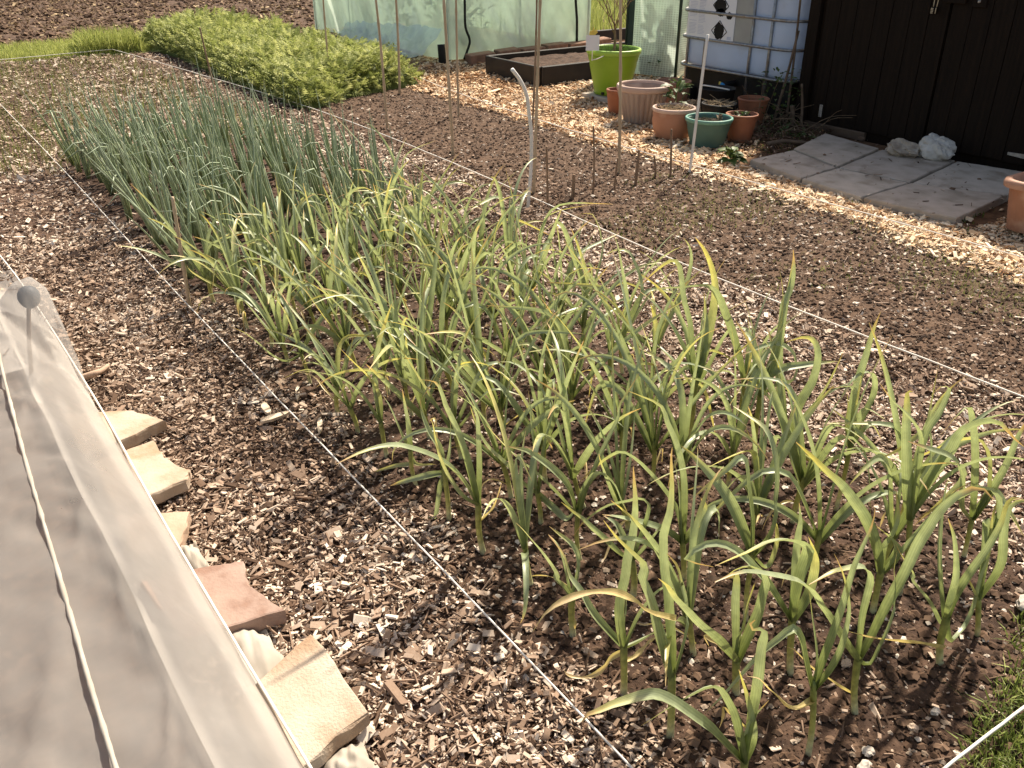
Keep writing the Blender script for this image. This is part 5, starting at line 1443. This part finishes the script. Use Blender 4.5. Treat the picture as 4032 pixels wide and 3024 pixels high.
# ------------------------------------------------------------------ greenhouses
m_film = M_sheet('green_tinted_film', (.74, .85, .74), .80, trans=.5, gloss=.10, tint=(.80, .95, .85), nscale=2.2, nlo=.68, nhi=1.3, rough=.22)
m_film_crumple = M_sheet('crumpled_film', (.66, .76, .76), .62, trans=.4, gloss=.2, tint=(.9, .97, .95), nscale=5, nlo=.7, nhi=1.2, rough=.2)
m_film_mesh = M_sheet('gridded_film', (.74, .85, .74), .66, trans=.5, gloss=.08, tint=(.80, .95, .82), nscale=2.5, nlo=.6, nhi=1.35, weave=.022, rough=.25)
m_frame = M('dark_green_frame', (.03, .055, .04), (.02, .04, .03), rough=.5, vscale=10)
m_zip = M('black_zip', (.01, .012, .010), (.008, .009, .008), rough=.6)
m_dim_leaf = M('greenhouse_leaf', (.07, .11, .035), (.04, .07, .02), rough=.6, vscale=12, trans=.2)


def wall_sheet(name, p0, p1, z0, z1, parent, mat, n=90, m_=50, amp=.03, seed=1):
    p0 = np.array(p0, float); p1 = np.array(p1, float)
    d = p1 - p0; L_ = np.linalg.norm(d); d /= L_; nr = np.array([-d[1], d[0]])
    S, Zg = np.meshgrid(np.linspace(0, L_, n), np.linspace(z0, z1, m_))
    off = amp * (1.4 * vn(S * 1.7 + Zg * .6, Zg * 1.2, seed) + .9 * vn(S * 5 + Zg * 2.5, Zg * 2, seed + 1) + .35 * vn(S * 15 + Zg * 8, Zg * 4, seed + 2))
    off = off * np.clip(np.minimum(S, L_ - S) / .12, 0, 1)
    X = p0[0] + d[0] * S + nr[0] * off; Y = p0[1] + d[1] * S + nr[1] * off
    V = np.stack([X.ravel(), Y.ravel(), Zg.ravel()], 1) - np.array(world_loc(parent))
    i = np.arange(n * m_).reshape(m_, n)
    return fast_mesh(name, V, np.stack([i[:-1, :-1], i[:-1, 1:], i[1:, 1:], i[1:, :-1]], -1).reshape(-1, 4), mat, parent, smooth=True)


gh = thing('plastic_greenhouse', 'walk-in greenhouse with wrinkled green-tinted plastic cover and black zips', 'greenhouse', (6.7, 11.5, 0))
wall_sheet('side_cover', (5.65, 13.1), (5.65, 9.35), .02, 1.75, gh, m_film, amp=.07, seed=101, n=140, m_=70)
wall_sheet('end_cover', (5.65, 9.35), (7.76, 9.35), .02, 1.75, gh, m_film, amp=.045, seed=111, n=100, m_=70)
wall_sheet('far_side_cover', (7.76, 9.35), (7.76, 13.1), .02, 1.75, gh, m_film, amp=.05, seed=121)
wall_sheet('far_end_cover', (7.76, 13.1), (5.65, 13.1), .02, 1.75, gh, m_film, amp=.05, seed=131)
rv = [(5.65, 9.35, 1.75), (5.65, 13.1, 1.75), (6.7, 13.1, 2.2), (6.7, 9.35, 2.2), (7.76, 13.1, 1.75), (7.76, 9.35, 1.75)]
mesh('roof_cover', rv, [(0, 1, 2, 3), (3, 2, 4, 5)], m_film, gh)
for a, b in (((5.67, 9.37), 0), ((7.74, 9.37), 0), ((5.67, 13.08), 0), ((7.74, 13.08), 0), ((5.69, 10.6), 0), ((5.69, 11.9), 0), ((6.7, 9.40), 0)):
    mesh('frame_pole', *tube([(a[0], a[1], 0), (a[0], a[1], 1.75)], .013, 8), m_frame, gh, smooth=True)
for z in (.85, 1.75):
    mesh('frame_rail', *tube([(5.68, 9.38, z), (5.68, 13.07, z)], .012, 8), m_frame, gh, smooth=True)
    mesh('frame_rail', *tube([(5.70, 9.385, z), (7.73, 9.385, z)], .012, 8), m_frame, gh, smooth=True)
zp = [(5.85, 9.305, 1.7), (5.84, 9.30, 1.1), (5.855, 9.30, .66), (5.86, 9.30, .36), (5.90, 9.29, .25), (5.905, 9.29, .2), (5.875, 9.295, .12), (5.83, 9.30, .02)]
mesh('zip', *tube(spline(zp, 40), .014, 6), m_zip, gh, smooth=True)
mesh('zip', *tube(spline([(7.47, 9.305, 1.7), (7.46, 9.30, 1.0), (7.47, 9.30, .6), (7.50, 9.30, .35), (7.51, 9.30, .1)], 30), .016, 6), m_zip, gh, smooth=True)
mesh('zip', *tube(spline([(7.44, 9.30, .9), (7.48, 9.30, .55), (7.505, 9.30, .38)], 20), .010, 6), m_zip, gh, smooth=True)
# crumpled foot of the side cover
S, Q = np.meshgrid(np.linspace(0, 1, 70), np.linspace(0, 1, 26))
Yc = 12.0 - 2.55 * S
Xc = 5.62 - Q * (.16 + .22 * S) + .03 * vn(S * 12, Q * 3, 141)
Zc_ = .30 * (1 - Q) ** 1.6 * (.7 + .5 * S) + .10 * (vn(S * 9, Q * 4, 142) + .4) * Q + .05 * vn(S * 28, Q * 6, 143) + .015
V = np.stack([Xc.ravel(), Yc.ravel(), np.maximum(Zc_, .01).ravel()], 1) - np.array(gh.location)
i = np.arange(70 * 26).reshape(26, 70)
fast_mesh('crumpled_skirt', V, np.stack([i[:-1, :-1], i[:-1, 1:], i[1:, 1:], i[1:, :-1]], -1).reshape(-1, 4), m_film_crumple, gh, smooth=True)
tag(mesh('black_pipe', *tube(spline([(5.535, 9.30, -.02), (5.53, 9.30, .1), (5.53, 9.31, .205)], 8), .045, 14), m_black, smooth=True, origin=(5.535, 9.3, 0)), 'short black pipe stub standing at the greenhouse corner', 'pipe')
for k, (x, y, h, lab) in enumerate([(6.3, 11.6, .9, 'dim leafy plant inside the large greenhouse near its side wall'), (7.1, 11.9, 1.1, 'tall dim leafy plant at the back of the large greenhouse'), (6.4, 10.2, .6, 'low dim plant inside the greenhouse by the corner')]):
    plant('greenhouse_plant', lab, (x, y, 0), [('leaves', leafs(150, (x, y, .05), .35, h, .16, 200 + k), m_dim_leaf)])
mesh('staging_shelf', *bbox_(7.15, 7.68, 9.6, 12.8, .62, .66, .004), m_shed_bare, gh)

g2 = thing('gridded_greenhouse', 'small greenhouse panel of gridded green plastic beside the water tank', 'greenhouse', (7.2, 7.3, 0))
wall_sheet('front_cover', (6.75, 7.53), (6.92, 6.93), .02, 1.7, g2, m_film_mesh, amp=.02, seed=151, n=50, m_=90)
wall_sheet('side_cover', (7.95, 7.85), (6.75, 7.53), .02, 1.7, g2, m_film_mesh, amp=.02, seed=161, n=50, m_=60)
wall_sheet('side_cover', (6.92, 6.93), (8.1, 7.25), .02, 1.7, g2, m_film_mesh, amp=.02, seed=171, n=50, m_=60)
mesh('roof_cover', [(6.75, 7.53, 1.7), (6.92, 6.93, 1.7), (8.1, 7.25, 1.85), (7.95, 7.85, 1.85)], [(0, 1, 2, 3)], m_film_mesh, g2)
for a in ((6.915, 6.925), (6.755, 7.53), (8.1, 7.25), (7.95, 7.85)):
    mesh('frame_pole', *tube([(a[0], a[1], 0), (a[0], a[1], 1.75)], .016, 8), m_frame, g2, smooth=True)
mesh('edge_tape', *bbox_(6.752, 6.768, 7.44, 7.515, .02, 1.7, .002), m_frame, g2)
pot('dim grey pot standing inside the gridded greenhouse', 7.22, 7.35, .18, .13, .62, m_plate, rim=.03, soil=.9, grp='pots in the gridded greenhouse')
plant('greenhouse_plant', 'dim plant in the pot inside the gridded greenhouse', (7.25, 7.36, .56), [('leaves', leafs(60, (7.25, 7.36, .58), .16, .45, .14, 231), m_dim_leaf)])
plant('dark_weeds', 'dark weeds low inside the gridded greenhouse', (7.0, 7.15, 0), [('leaves', leafs(50, (7.02, 7.16, .02), .12, .22, .12, 232), m_dim_leaf)], 'weeds')
shrub('dry bare bush behind the lime pot between the greenhouses', 8.5, 9.4, .0, 1.3, 21, m_twig, n0=9, spread=.8)
tag(mesh('edging_board', *bbox_(7.85, 10.5, 9.75, 9.80, 0, .14, .006), m_board, origin=(9, 9.77, 0)), 'dark edging board on the ground behind the lime pot', 'board')

# ------------------------------------------------------------------ single stones and big chips near the camera
m_bigchip = M('pale_split_wood', (.68, .57, .44), (.54, .42, .30), rough=.85, vscale=20, stretch=(1, 4, 1), bump=.2)
def bigchip(a, b, w, lab, s):
    a = np.array(a); b = np.array(b); d = b - a; L_ = np.linalg.norm(d); d /= L_; n_ = np.array([-d[1], d[0]])
    r = random.Random(s)
    out = [(0, 0), (.12, .7), (.4, 1), (.75, .9), (1, .25), (1, -.1), (.8, -.6), (.35, -.8), (.1, -.4)]
    P = [a + d * L_ * t + n_ * w * .5 * q for t, q in out]
    V = [(p[0], p[1], .018) for p in P] + [(p[0], p[1], .026 + r.uniform(0, .003)) for p in P]; n = len(P)
    F = [tuple(range(n))[::-1], tuple(range(n, 2 * n))] + [(j, (j + 1) % n, n + (j + 1) % n, n + j) for j in range(n)]
    tag(mesh('wood_splinter', V, F, m_bigchip, origin=(float(a[0]), float(a[1]), 0)), lab, 'wood chip', 'large pale wood splinters')
bigchip((.79, 2.615), (.90, 2.622), .035, 'long pale wood splinter lying beside the left string', 1)
bigchip((.845, 2.735), (.835, 2.65), .03, 'upright pale wood splinter next to the long splinter', 2)
bigchip((.998, 2.785), (.955, 2.69), .018, 'narrow pale splinter at the edge of the garlic soil', 3)
bigchip((.968, 2.525), (.925, 2.435), .02, 'pale splinter just right of the left string', 4)
m_st = M('pale_flint', (.50, .45, .39), (.34, .29, .24), rough=.7, vscale=18, bump=.3)
m_st2 = M('brown_pebble', (.42, .32, .24), (.33, .24, .17), rough=.6, vscale=18)
for k, (x, y, a, b, c, lab, m_) in enumerate([(2.06, .66, .045, .028, .022, 'pale jagged stone at the right end of the front row', m_st), (1.30, .60, .022, .014, .010, 'pale stone on the soil by the nearest garlic', m_st), (1.34, .62, .015, .012, .008, 'grey pebble next to the pale stone near the front', m_st),
        (1.47, .60, .011, .012, .009, 'round brown pebble in front of the second plant', m_st2), (1.55, .60, .014, .010, .007, 'white flat stone in the front soil', m_st), (1.51, .80, .015, .011, .009, 'rounded brown pebble between the front rows', m_st2), (1.86, 1.38, .03, .022, .015, 'smooth grey pebble deep among the garlic', m_st), (1.035, .80, .013, .010, .008, 'pale pebble beside the front left garlic stem', m_st)]):
    z = float(hgt(x, y))
    tag(mesh('stone', *[rock(x, y, z + c * .6 if z > 0 else c * .5, a, b, c, 300 + k, 3, .6)[q] for q in (0, 1)], m_, origin=(x, y, 0)), lab, 'stone', 'single stones in the garlic bed')
tag(mesh('root', *tube(spline([(.37, 3.31, .02), (.41, 3.29, .035), (.44, 3.31, .03), (.47, 3.34, .03)], 14), np.linspace(.014, .008, 14), 7), m_slab_peach, smooth=True), 'pale root lump lying on the chips beside the netting', 'root')

# ------------------------------------------------------------------ garlic and onions
m_leaf = M_col('garlic_leaf', rough=.40, trans=.37, namt=.2, nscale=35, spec=.6, veins=38)
m_stem = M_col('garlic_stem', rough=.5, trans=.12, namt=.3, nscale=60)
m_onion = M_col('onion_leaf', rough=.36, trans=.2, namt=.25, nscale=30)

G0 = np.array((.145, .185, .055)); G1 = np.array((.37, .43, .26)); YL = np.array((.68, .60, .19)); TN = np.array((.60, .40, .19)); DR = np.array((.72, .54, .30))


def leaf_mesh(name, pts, width, kind, parent, r, n=15):
    P = spline(pts, n)
    T = np.gradient(P, axis=0); T /= np.maximum(np.linalg.norm(T, axis=1), 1e-9)[:, None]
    A = P - P.mean(0)
    hz = P[-1] - P[0]; hz[2] = 0
    far = A[:, :2]
    u, s, vt = np.linalg.svd(far - far.mean(0), full_matrices=False)
    hd = np.array([vt[0][0], vt[0][1], 0]); hd /= max(np.linalg.norm(hd), 1e-9)
    nrm = np.array([-hd[1], hd[0], 0])
    tw0 = r.choice((-1, 1)) * r.uniform(.35, 1.0)
    tw1 = tw0 + r.uniform(-.9, .9)
    V = []; C_ = []
    wob = r.uniform(0, 6)
    tst = r.uniform(.82, .97)
    yst = {'g': r.uniform(.58, .93), 'y': r.uniform(.05, .3), 'd': -.5}[kind]
    for i in range(n):
        t = i / (n - 1)
        w = width * min(1, .72 + 1.1 * t) * max(.03, (1 - t ** 2.3)) ** .85
        w *= 1 + .06 * math.sin(wob + 9 * t)
        if kind == 'd': w *= .85 + .3 * math.sin(wob + 17 * t)
        tw = tw0 + (tw1 - tw0) * t
        side = math.cos(tw) * nrm + math.sin(tw) * np.cross(T[i], nrm)
        side -= T[i] * (side @ T[i]); side /= max(np.linalg.norm(side), 1e-9)
        up = np.cross(side, T[i])
        if up[2] < 0: up = -up
        fold = w * (.34 * (1 - t) + .10)
        V += [P[i] - side * w * .5, P[i] - side * w * .22 - up * fold * .62, P[i] - up * fold, P[i] + side * w * .22 - up * fold * .62, P[i] + side * w * .5]
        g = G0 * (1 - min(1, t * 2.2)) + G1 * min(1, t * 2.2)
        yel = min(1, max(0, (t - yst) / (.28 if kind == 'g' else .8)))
        base = g * (1 - yel) + YL * yel
        tan = min(1, max(0, (t - tst) / .05)) if kind != 'd' else min(1, .55 + .5 * t)
        base = base * (1 - tan) + (TN if kind != 'd' else DR) * tan
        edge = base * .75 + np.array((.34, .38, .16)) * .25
        C_ += [edge, base, base * .94, base, edge]
    F = []
    for i in range(n - 1):
        for j in range(4):
            a = i * 5 + j
            F.append((a, a + 1, a + 6, a + 5))
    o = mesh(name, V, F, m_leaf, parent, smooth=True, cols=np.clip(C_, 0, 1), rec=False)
    at = o.data.attributes.new('across', 'FLOAT', 'POINT')
    at.data.foreach_set('value', [0, .28, .5, .72, 1] * n)
    return o


def stem_mesh(parent, b, nk, r, rad):
    mid = (np.array(b) + np.array(nk)) / 2 + np.array([r.uniform(-.006, .006), r.uniform(-.006, .006), 0])
    top = np.array(nk) + (np.array(nk) - mid) * .25
    P = spline([b, mid, nk, top], 9)
    t = np.linspace(0, 1, 9)
    R = rad * np.array([1.15, 1.05, .98, .96, .98, 1.05, 1.08, .9, .35])
    V, F = tube(P, R, 9)
    cols = []
    for q in t:
        c = np.array((.66, .56, .42)) * max(0, 1 - q * 2.6) + np.array((.46, .45, .13)) * (1 - abs(q - .4) / .6 if abs(q - .4) < .6 else 0) + G0 * max(0, (q - .5) * 2)
        c = np.clip(c, .03, .6)
        cols += [c * r.uniform(.9, 1.1) for _ in range(9)]
    return mesh('stem', V, F, m_stem, parent, smooth=True, cols=np.array(cols))


def grow(b, nk, az, side, el0, ln, droop, r, n=11, late=2.0):
    """a leaf that leaves the neck at elevation el0 and bends over towards its tip"""
    p = np.array(nk, float); out = [p.copy()]
    a = az + (0 if side > 0 else math.pi)
    wander = r.uniform(-.5, .5)
    sharp = r.uniform(.4, .75) if r.random() < .45 and droop > 1 else 0
    for i in range(n):
        t = (i + .5) / n
        el = el0 - droop * (t ** late if not sharp else 1 / (1 + math.exp(-(t - sharp) / .055)))
        aa = a + wander * t
        p = p + ln / n * np.array([math.cos(aa) * math.cos(el), math.sin(aa) * math.cos(el), math.sin(el)])
        p[2] = max(p[2], .015)
        out.append(p.copy())
    return out


ROWS = [.69, .87, 1.04, 1.24, 1.45, 1.64, 1.83, 2.03, 2.21, 2.40, 2.58, 2.81, 3.02, 3.20, 3.41, 3.60, 3.78]
COLS = [1.05, 1.25, 1.43, 1.66, 1.85, 2.08]
plants = []
for key, (b, nk, lv) in TRACED.items():
    plants.append([b[0] / 1000, b[1] / 1000, key])
for y in ROWS:
    for x in COLS:
        px_ = x + rnd.uniform(-.03, .03) * (1 if y > 1 else .5); py_ = y + rnd.uniform(-.03, .03)
        if y < .8 and x > 1.9: continue
        if min(math.hypot(px_ - q[0], py_ - q[1]) for q in plants) > .115:
            plants.append([px_, py_, None])
byrow = {}
for q in plants:
    i = min(range(len(ROWS)), key=lambda j: abs(ROWS[j] - q[1]))
    byrow.setdefault(i, []).append(q)
for i in sorted(byrow):
    for j, (x, y, key) in enumerate(sorted(byrow[i])):
        r = random.Random(int(x * 991) * 7919 + int(y * 997))
        z0 = float(hgt(x, y))
        lab = 'garlic plant, %s from the left-hand string, in the %s garlic row from the front' % (ORD[j], ORD[i])
        t = thing('garlic_plant', lab, 'garlic plant', (x, y, z0), 'garlic plants in rows')
        rad = r.uniform(.0062, .0085)
        if key:
            b, nk, lv = TRACED[key]
            nk = np.array(nk) / 1000
            stem_mesh(t, (x, y, z0 - .015), nk, r, rad)
            for kind, w, pts in lv:
                leaf_mesh('leaf', np.array(pts) / 1000., w / 1000. * 1.2, kind, t, r, n=18)
            if key in ('p28', 'p32', 'p33', 'p16', 'p17', 'p22', 'p21', 'p19', 'p61', 'p64', 'p40', 'p59', 'p57', 'p62', 'p63', 'p53'):
                for q in range(3):
                    az = r.uniform(0, 6.28)
                    leaf_mesh('leaf', grow((x, y, z0), nk, az, 1, r.uniform(1.0, 1.45), r.uniform(.25, .42), r.uniform(.3, 2.2), r), r.uniform(.013, .019), r.choice('gggy'), t, r)
        else:
            lx, ly = (-.35, .22) if x < 1.5 else (-.12, .08)
            hh = r.uniform(.10, .17)
            nk = np.array([x + (lx * .5 + r.uniform(-.15, .15)) * hh, y + (ly * .5 + r.uniform(-.15, .15)) * hh, z0 + hh])
            stem_mesh(t, (x, y, z0 - .015), nk, r, rad)
            az = r.uniform(0, 6.28)
            size = r.uniform(.85, 1.12) * (1.0 if x < 1.2 else 1.08)
            nl = r.randint(6, 8)
            for q in range(nl):
                f_ = q / (nl - 1)                    # 0 outermost .. 1 innermost
                el0 = .95 + .55 * f_ + r.uniform(-.12, .12)
                ln = size * r.uniform(.36, .54) * (.85 + .25 * math.sin(f_ * 3.1))
                dr = r.uniform(1.0, 3.1) * (1.12 - .62 * f_) if r.random() < .72 else r.uniform(.1, .7)
                a2 = az + r.uniform(-.45, .45)
                pts = grow((x, y, z0), nk - np.array([0, 0, (1 - f_) * .03]), a2, (-1) ** q, el0, ln, dr, r, late=r.uniform(1.3, 3))
                pts = [p + np.array([lx, ly, 0]) * .35 * (k_ / 11) ** 1.2 * ln for k_, p in enumerate(pts)]
                leaf_mesh('leaf', pts, r.uniform(.017, .025) * (1.0 if f_ < .9 else .7), 'y' if r.random() < .08 else 'g', t, r)
            if r.random() < .85:
                a2 = r.uniform(0, 6.28)
                pts = grow((x, y, z0), np.array([x, y, z0 + r.uniform(.03, .07)]), a2, 1, .7, r.uniform(.14, .26), 2.2, r, late=.9)
                leaf_mesh('dry_leaf', pts, r.uniform(.006, .012), 'd', t, r, n=11)


def onion_leaf(parent, pts, rad, r):
    n = 9
    P = spline(pts, n)
    q = np.linspace(0, 1, n)
    R = rad * np.minimum(1, .8 + q) * np.maximum(.04, 1 - q ** 1.7)
    V, F = tube(P, R, 6)
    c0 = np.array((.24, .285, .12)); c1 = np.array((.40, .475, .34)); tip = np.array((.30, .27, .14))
    k_ = r.uniform(.82, 1.2)
    cols = []
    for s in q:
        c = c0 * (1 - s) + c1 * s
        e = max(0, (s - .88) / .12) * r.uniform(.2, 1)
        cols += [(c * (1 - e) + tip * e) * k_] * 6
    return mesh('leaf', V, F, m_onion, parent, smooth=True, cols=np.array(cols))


orow = [3.98 + .185 * i for i in range(16)]
for i, y in enumerate(orow):
    xs = [1.06, 1.25, 1.44, 1.63, 1.83, 2.03, 2.2]
    if i > 12: xs = xs[:-1]
    for j, x in enumerate(xs):
        r = random.Random(i * 100 + j)
        px_ = x + r.uniform(-.04, .04); py_ = y + r.uniform(-.05, .05)
        z0 = float(hgt(px_, py_))
        t = thing('onion_plant', 'onion plant, %s from the left-hand string, in the %s onion row behind the garlic' % (ORD[j], ORD[i]), 'onion plant', (px_, py_, z0), 'onion plants in rows')
        for q in range(r.randint(5, 6)):
            az = math.radians(145) + r.gauss(0, .95)
            tilt = abs(r.gauss(.34, .2)) if x < 1.5 else abs(r.gauss(.2, .16))
            ln = r.uniform(.36, .68)
            p = np.array([px_ + r.uniform(-.012, .012), py_ + r.uniform(-.012, .012), z0 - .01]); pts = [p.copy()]
            kink = r.random() < .16
            for s in range(6):
                e = 1.5708 - tilt * (.75 + .35 * s / 5)
                if kink and s > 3: e -= 1.6
                p = p + ln / 6 * np.array([math.cos(az) * math.cos(e), math.sin(az) * math.cos(e), math.sin(e)])
                pts.append(p.copy())
            onion_leaf(t, pts, r.uniform(.0075, .012), r)
# two onion leaves fallen across the left string
for a, b, nm in (((1.05, 4.62, .12), (.62, 4.95, .10), 'far'), ((1.02, 4.0, .06), (.66, 4.05, .05), 'near')):
    pass

# ------------------------------------------------------------------ feathery green patch
m_fern = M_tone('feathery_leaf', [(0, (.11, .14, .035)), (.5, (.31, .35, .10)), (1, (.56, .57, .23))], trans=.4, rough=.6, nscale=20, namt=.15)


def canopy(x, y):
    e = np.minimum(np.minimum((x - 3.12) / .22, (4.66 - x) / .3), np.minimum((y - 7.66 - .42 * (x - 3.2)) / .3, (13.2 - y) / .4))
    e = np.clip(e + .5 * vn(x * 3, y * 3, 41), 0, 1) ** .6
    return e * (.30 + .16 * vn(x * 1.6, y * 1.6, 42) + .10 * vn(x * 5, y * 5, 43))


nx, ny = 60, 170
X, Y = np.meshgrid(np.linspace(3.02, 4.85, nx), np.linspace(7.5, 13.4, ny))
Zc = canopy(X, Y) * .72 - .04
Vc = np.stack([X.ravel(), Y.ravel(), Zc.ravel()], 1)
ii = np.arange(nx * ny).reshape(ny, nx)
Fq = np.stack([ii[:-1, :-1], ii[:-1, 1:], ii[1:, 1:], ii[1:, :-1]], -1).reshape(-1, 4)
Fc = np.concatenate([Fq[:, [0, 1, 2]], Fq[:, [0, 2, 3]]])
n = 17000
fx = NP.uniform(3.06, 4.82, n); fy = 7.55 + 5.7 * NP.random(n) ** 1.15
cz = canopy(fx, fy)
k_ = cz > .03
fx, fy, cz = fx[k_], fy[k_], cz[k_]; n = len(fx)
fz = cz * NP.uniform(.55, 1.0, n)
gx = (canopy(fx + .04, fy) - canopy(fx - .04, fy)) / .08; gy = (canopy(fx, fy + .04) - canopy(fx, fy - .04)) / .08
az = np.arctan2(-gy, -gx) + NP.normal(0, 1.3, n)
el = NP.normal(.55, .4, n)
fl = NP.uniform(.055, .12, n)
D = np.stack([np.cos(az) * np.cos(el), np.sin(az) * np.cos(el), np.sin(el)], 1)
S = np.stack([-np.sin(az), np.cos(az), NP.normal(0, .35, n)], 1)
tri = []
base = np.stack([fx, fy, fz], 1)
for q in range(4):
    t0 = .15 + .2 * q
    for sg in (-1, 1):
        a = base + D * (fl * t0)[:, None]
        b2 = base + D * (fl * (t0 + .17))[:, None]
        w = fl * (.42 - .07 * q)
        c = base + D * (fl * (t0 + .26))[:, None] + S * (sg * w)[:, None] + np.array([0, 0, -.012])
        tri.append(np.stack([a, b2, c], 1))
a = base + D * (fl * .8)[:, None] - S * .006; b2 = base + D * (fl * .8)[:, None] + S * .006; c = base + D * (fl * 1.15)[:, None] + np.array([0, 0, -.008])
tri.append(np.stack([a, b2, c], 1))
TR = np.concatenate(tri)            # (9n,3,3)
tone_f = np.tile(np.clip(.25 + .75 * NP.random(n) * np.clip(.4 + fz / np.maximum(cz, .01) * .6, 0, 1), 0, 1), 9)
Vall = np.concatenate([Vc, TR.reshape(-1, 3)])
Fall = np.concatenate([Fc, np.arange(len(TR) * 3).reshape(-1, 3) + len(Vc)])
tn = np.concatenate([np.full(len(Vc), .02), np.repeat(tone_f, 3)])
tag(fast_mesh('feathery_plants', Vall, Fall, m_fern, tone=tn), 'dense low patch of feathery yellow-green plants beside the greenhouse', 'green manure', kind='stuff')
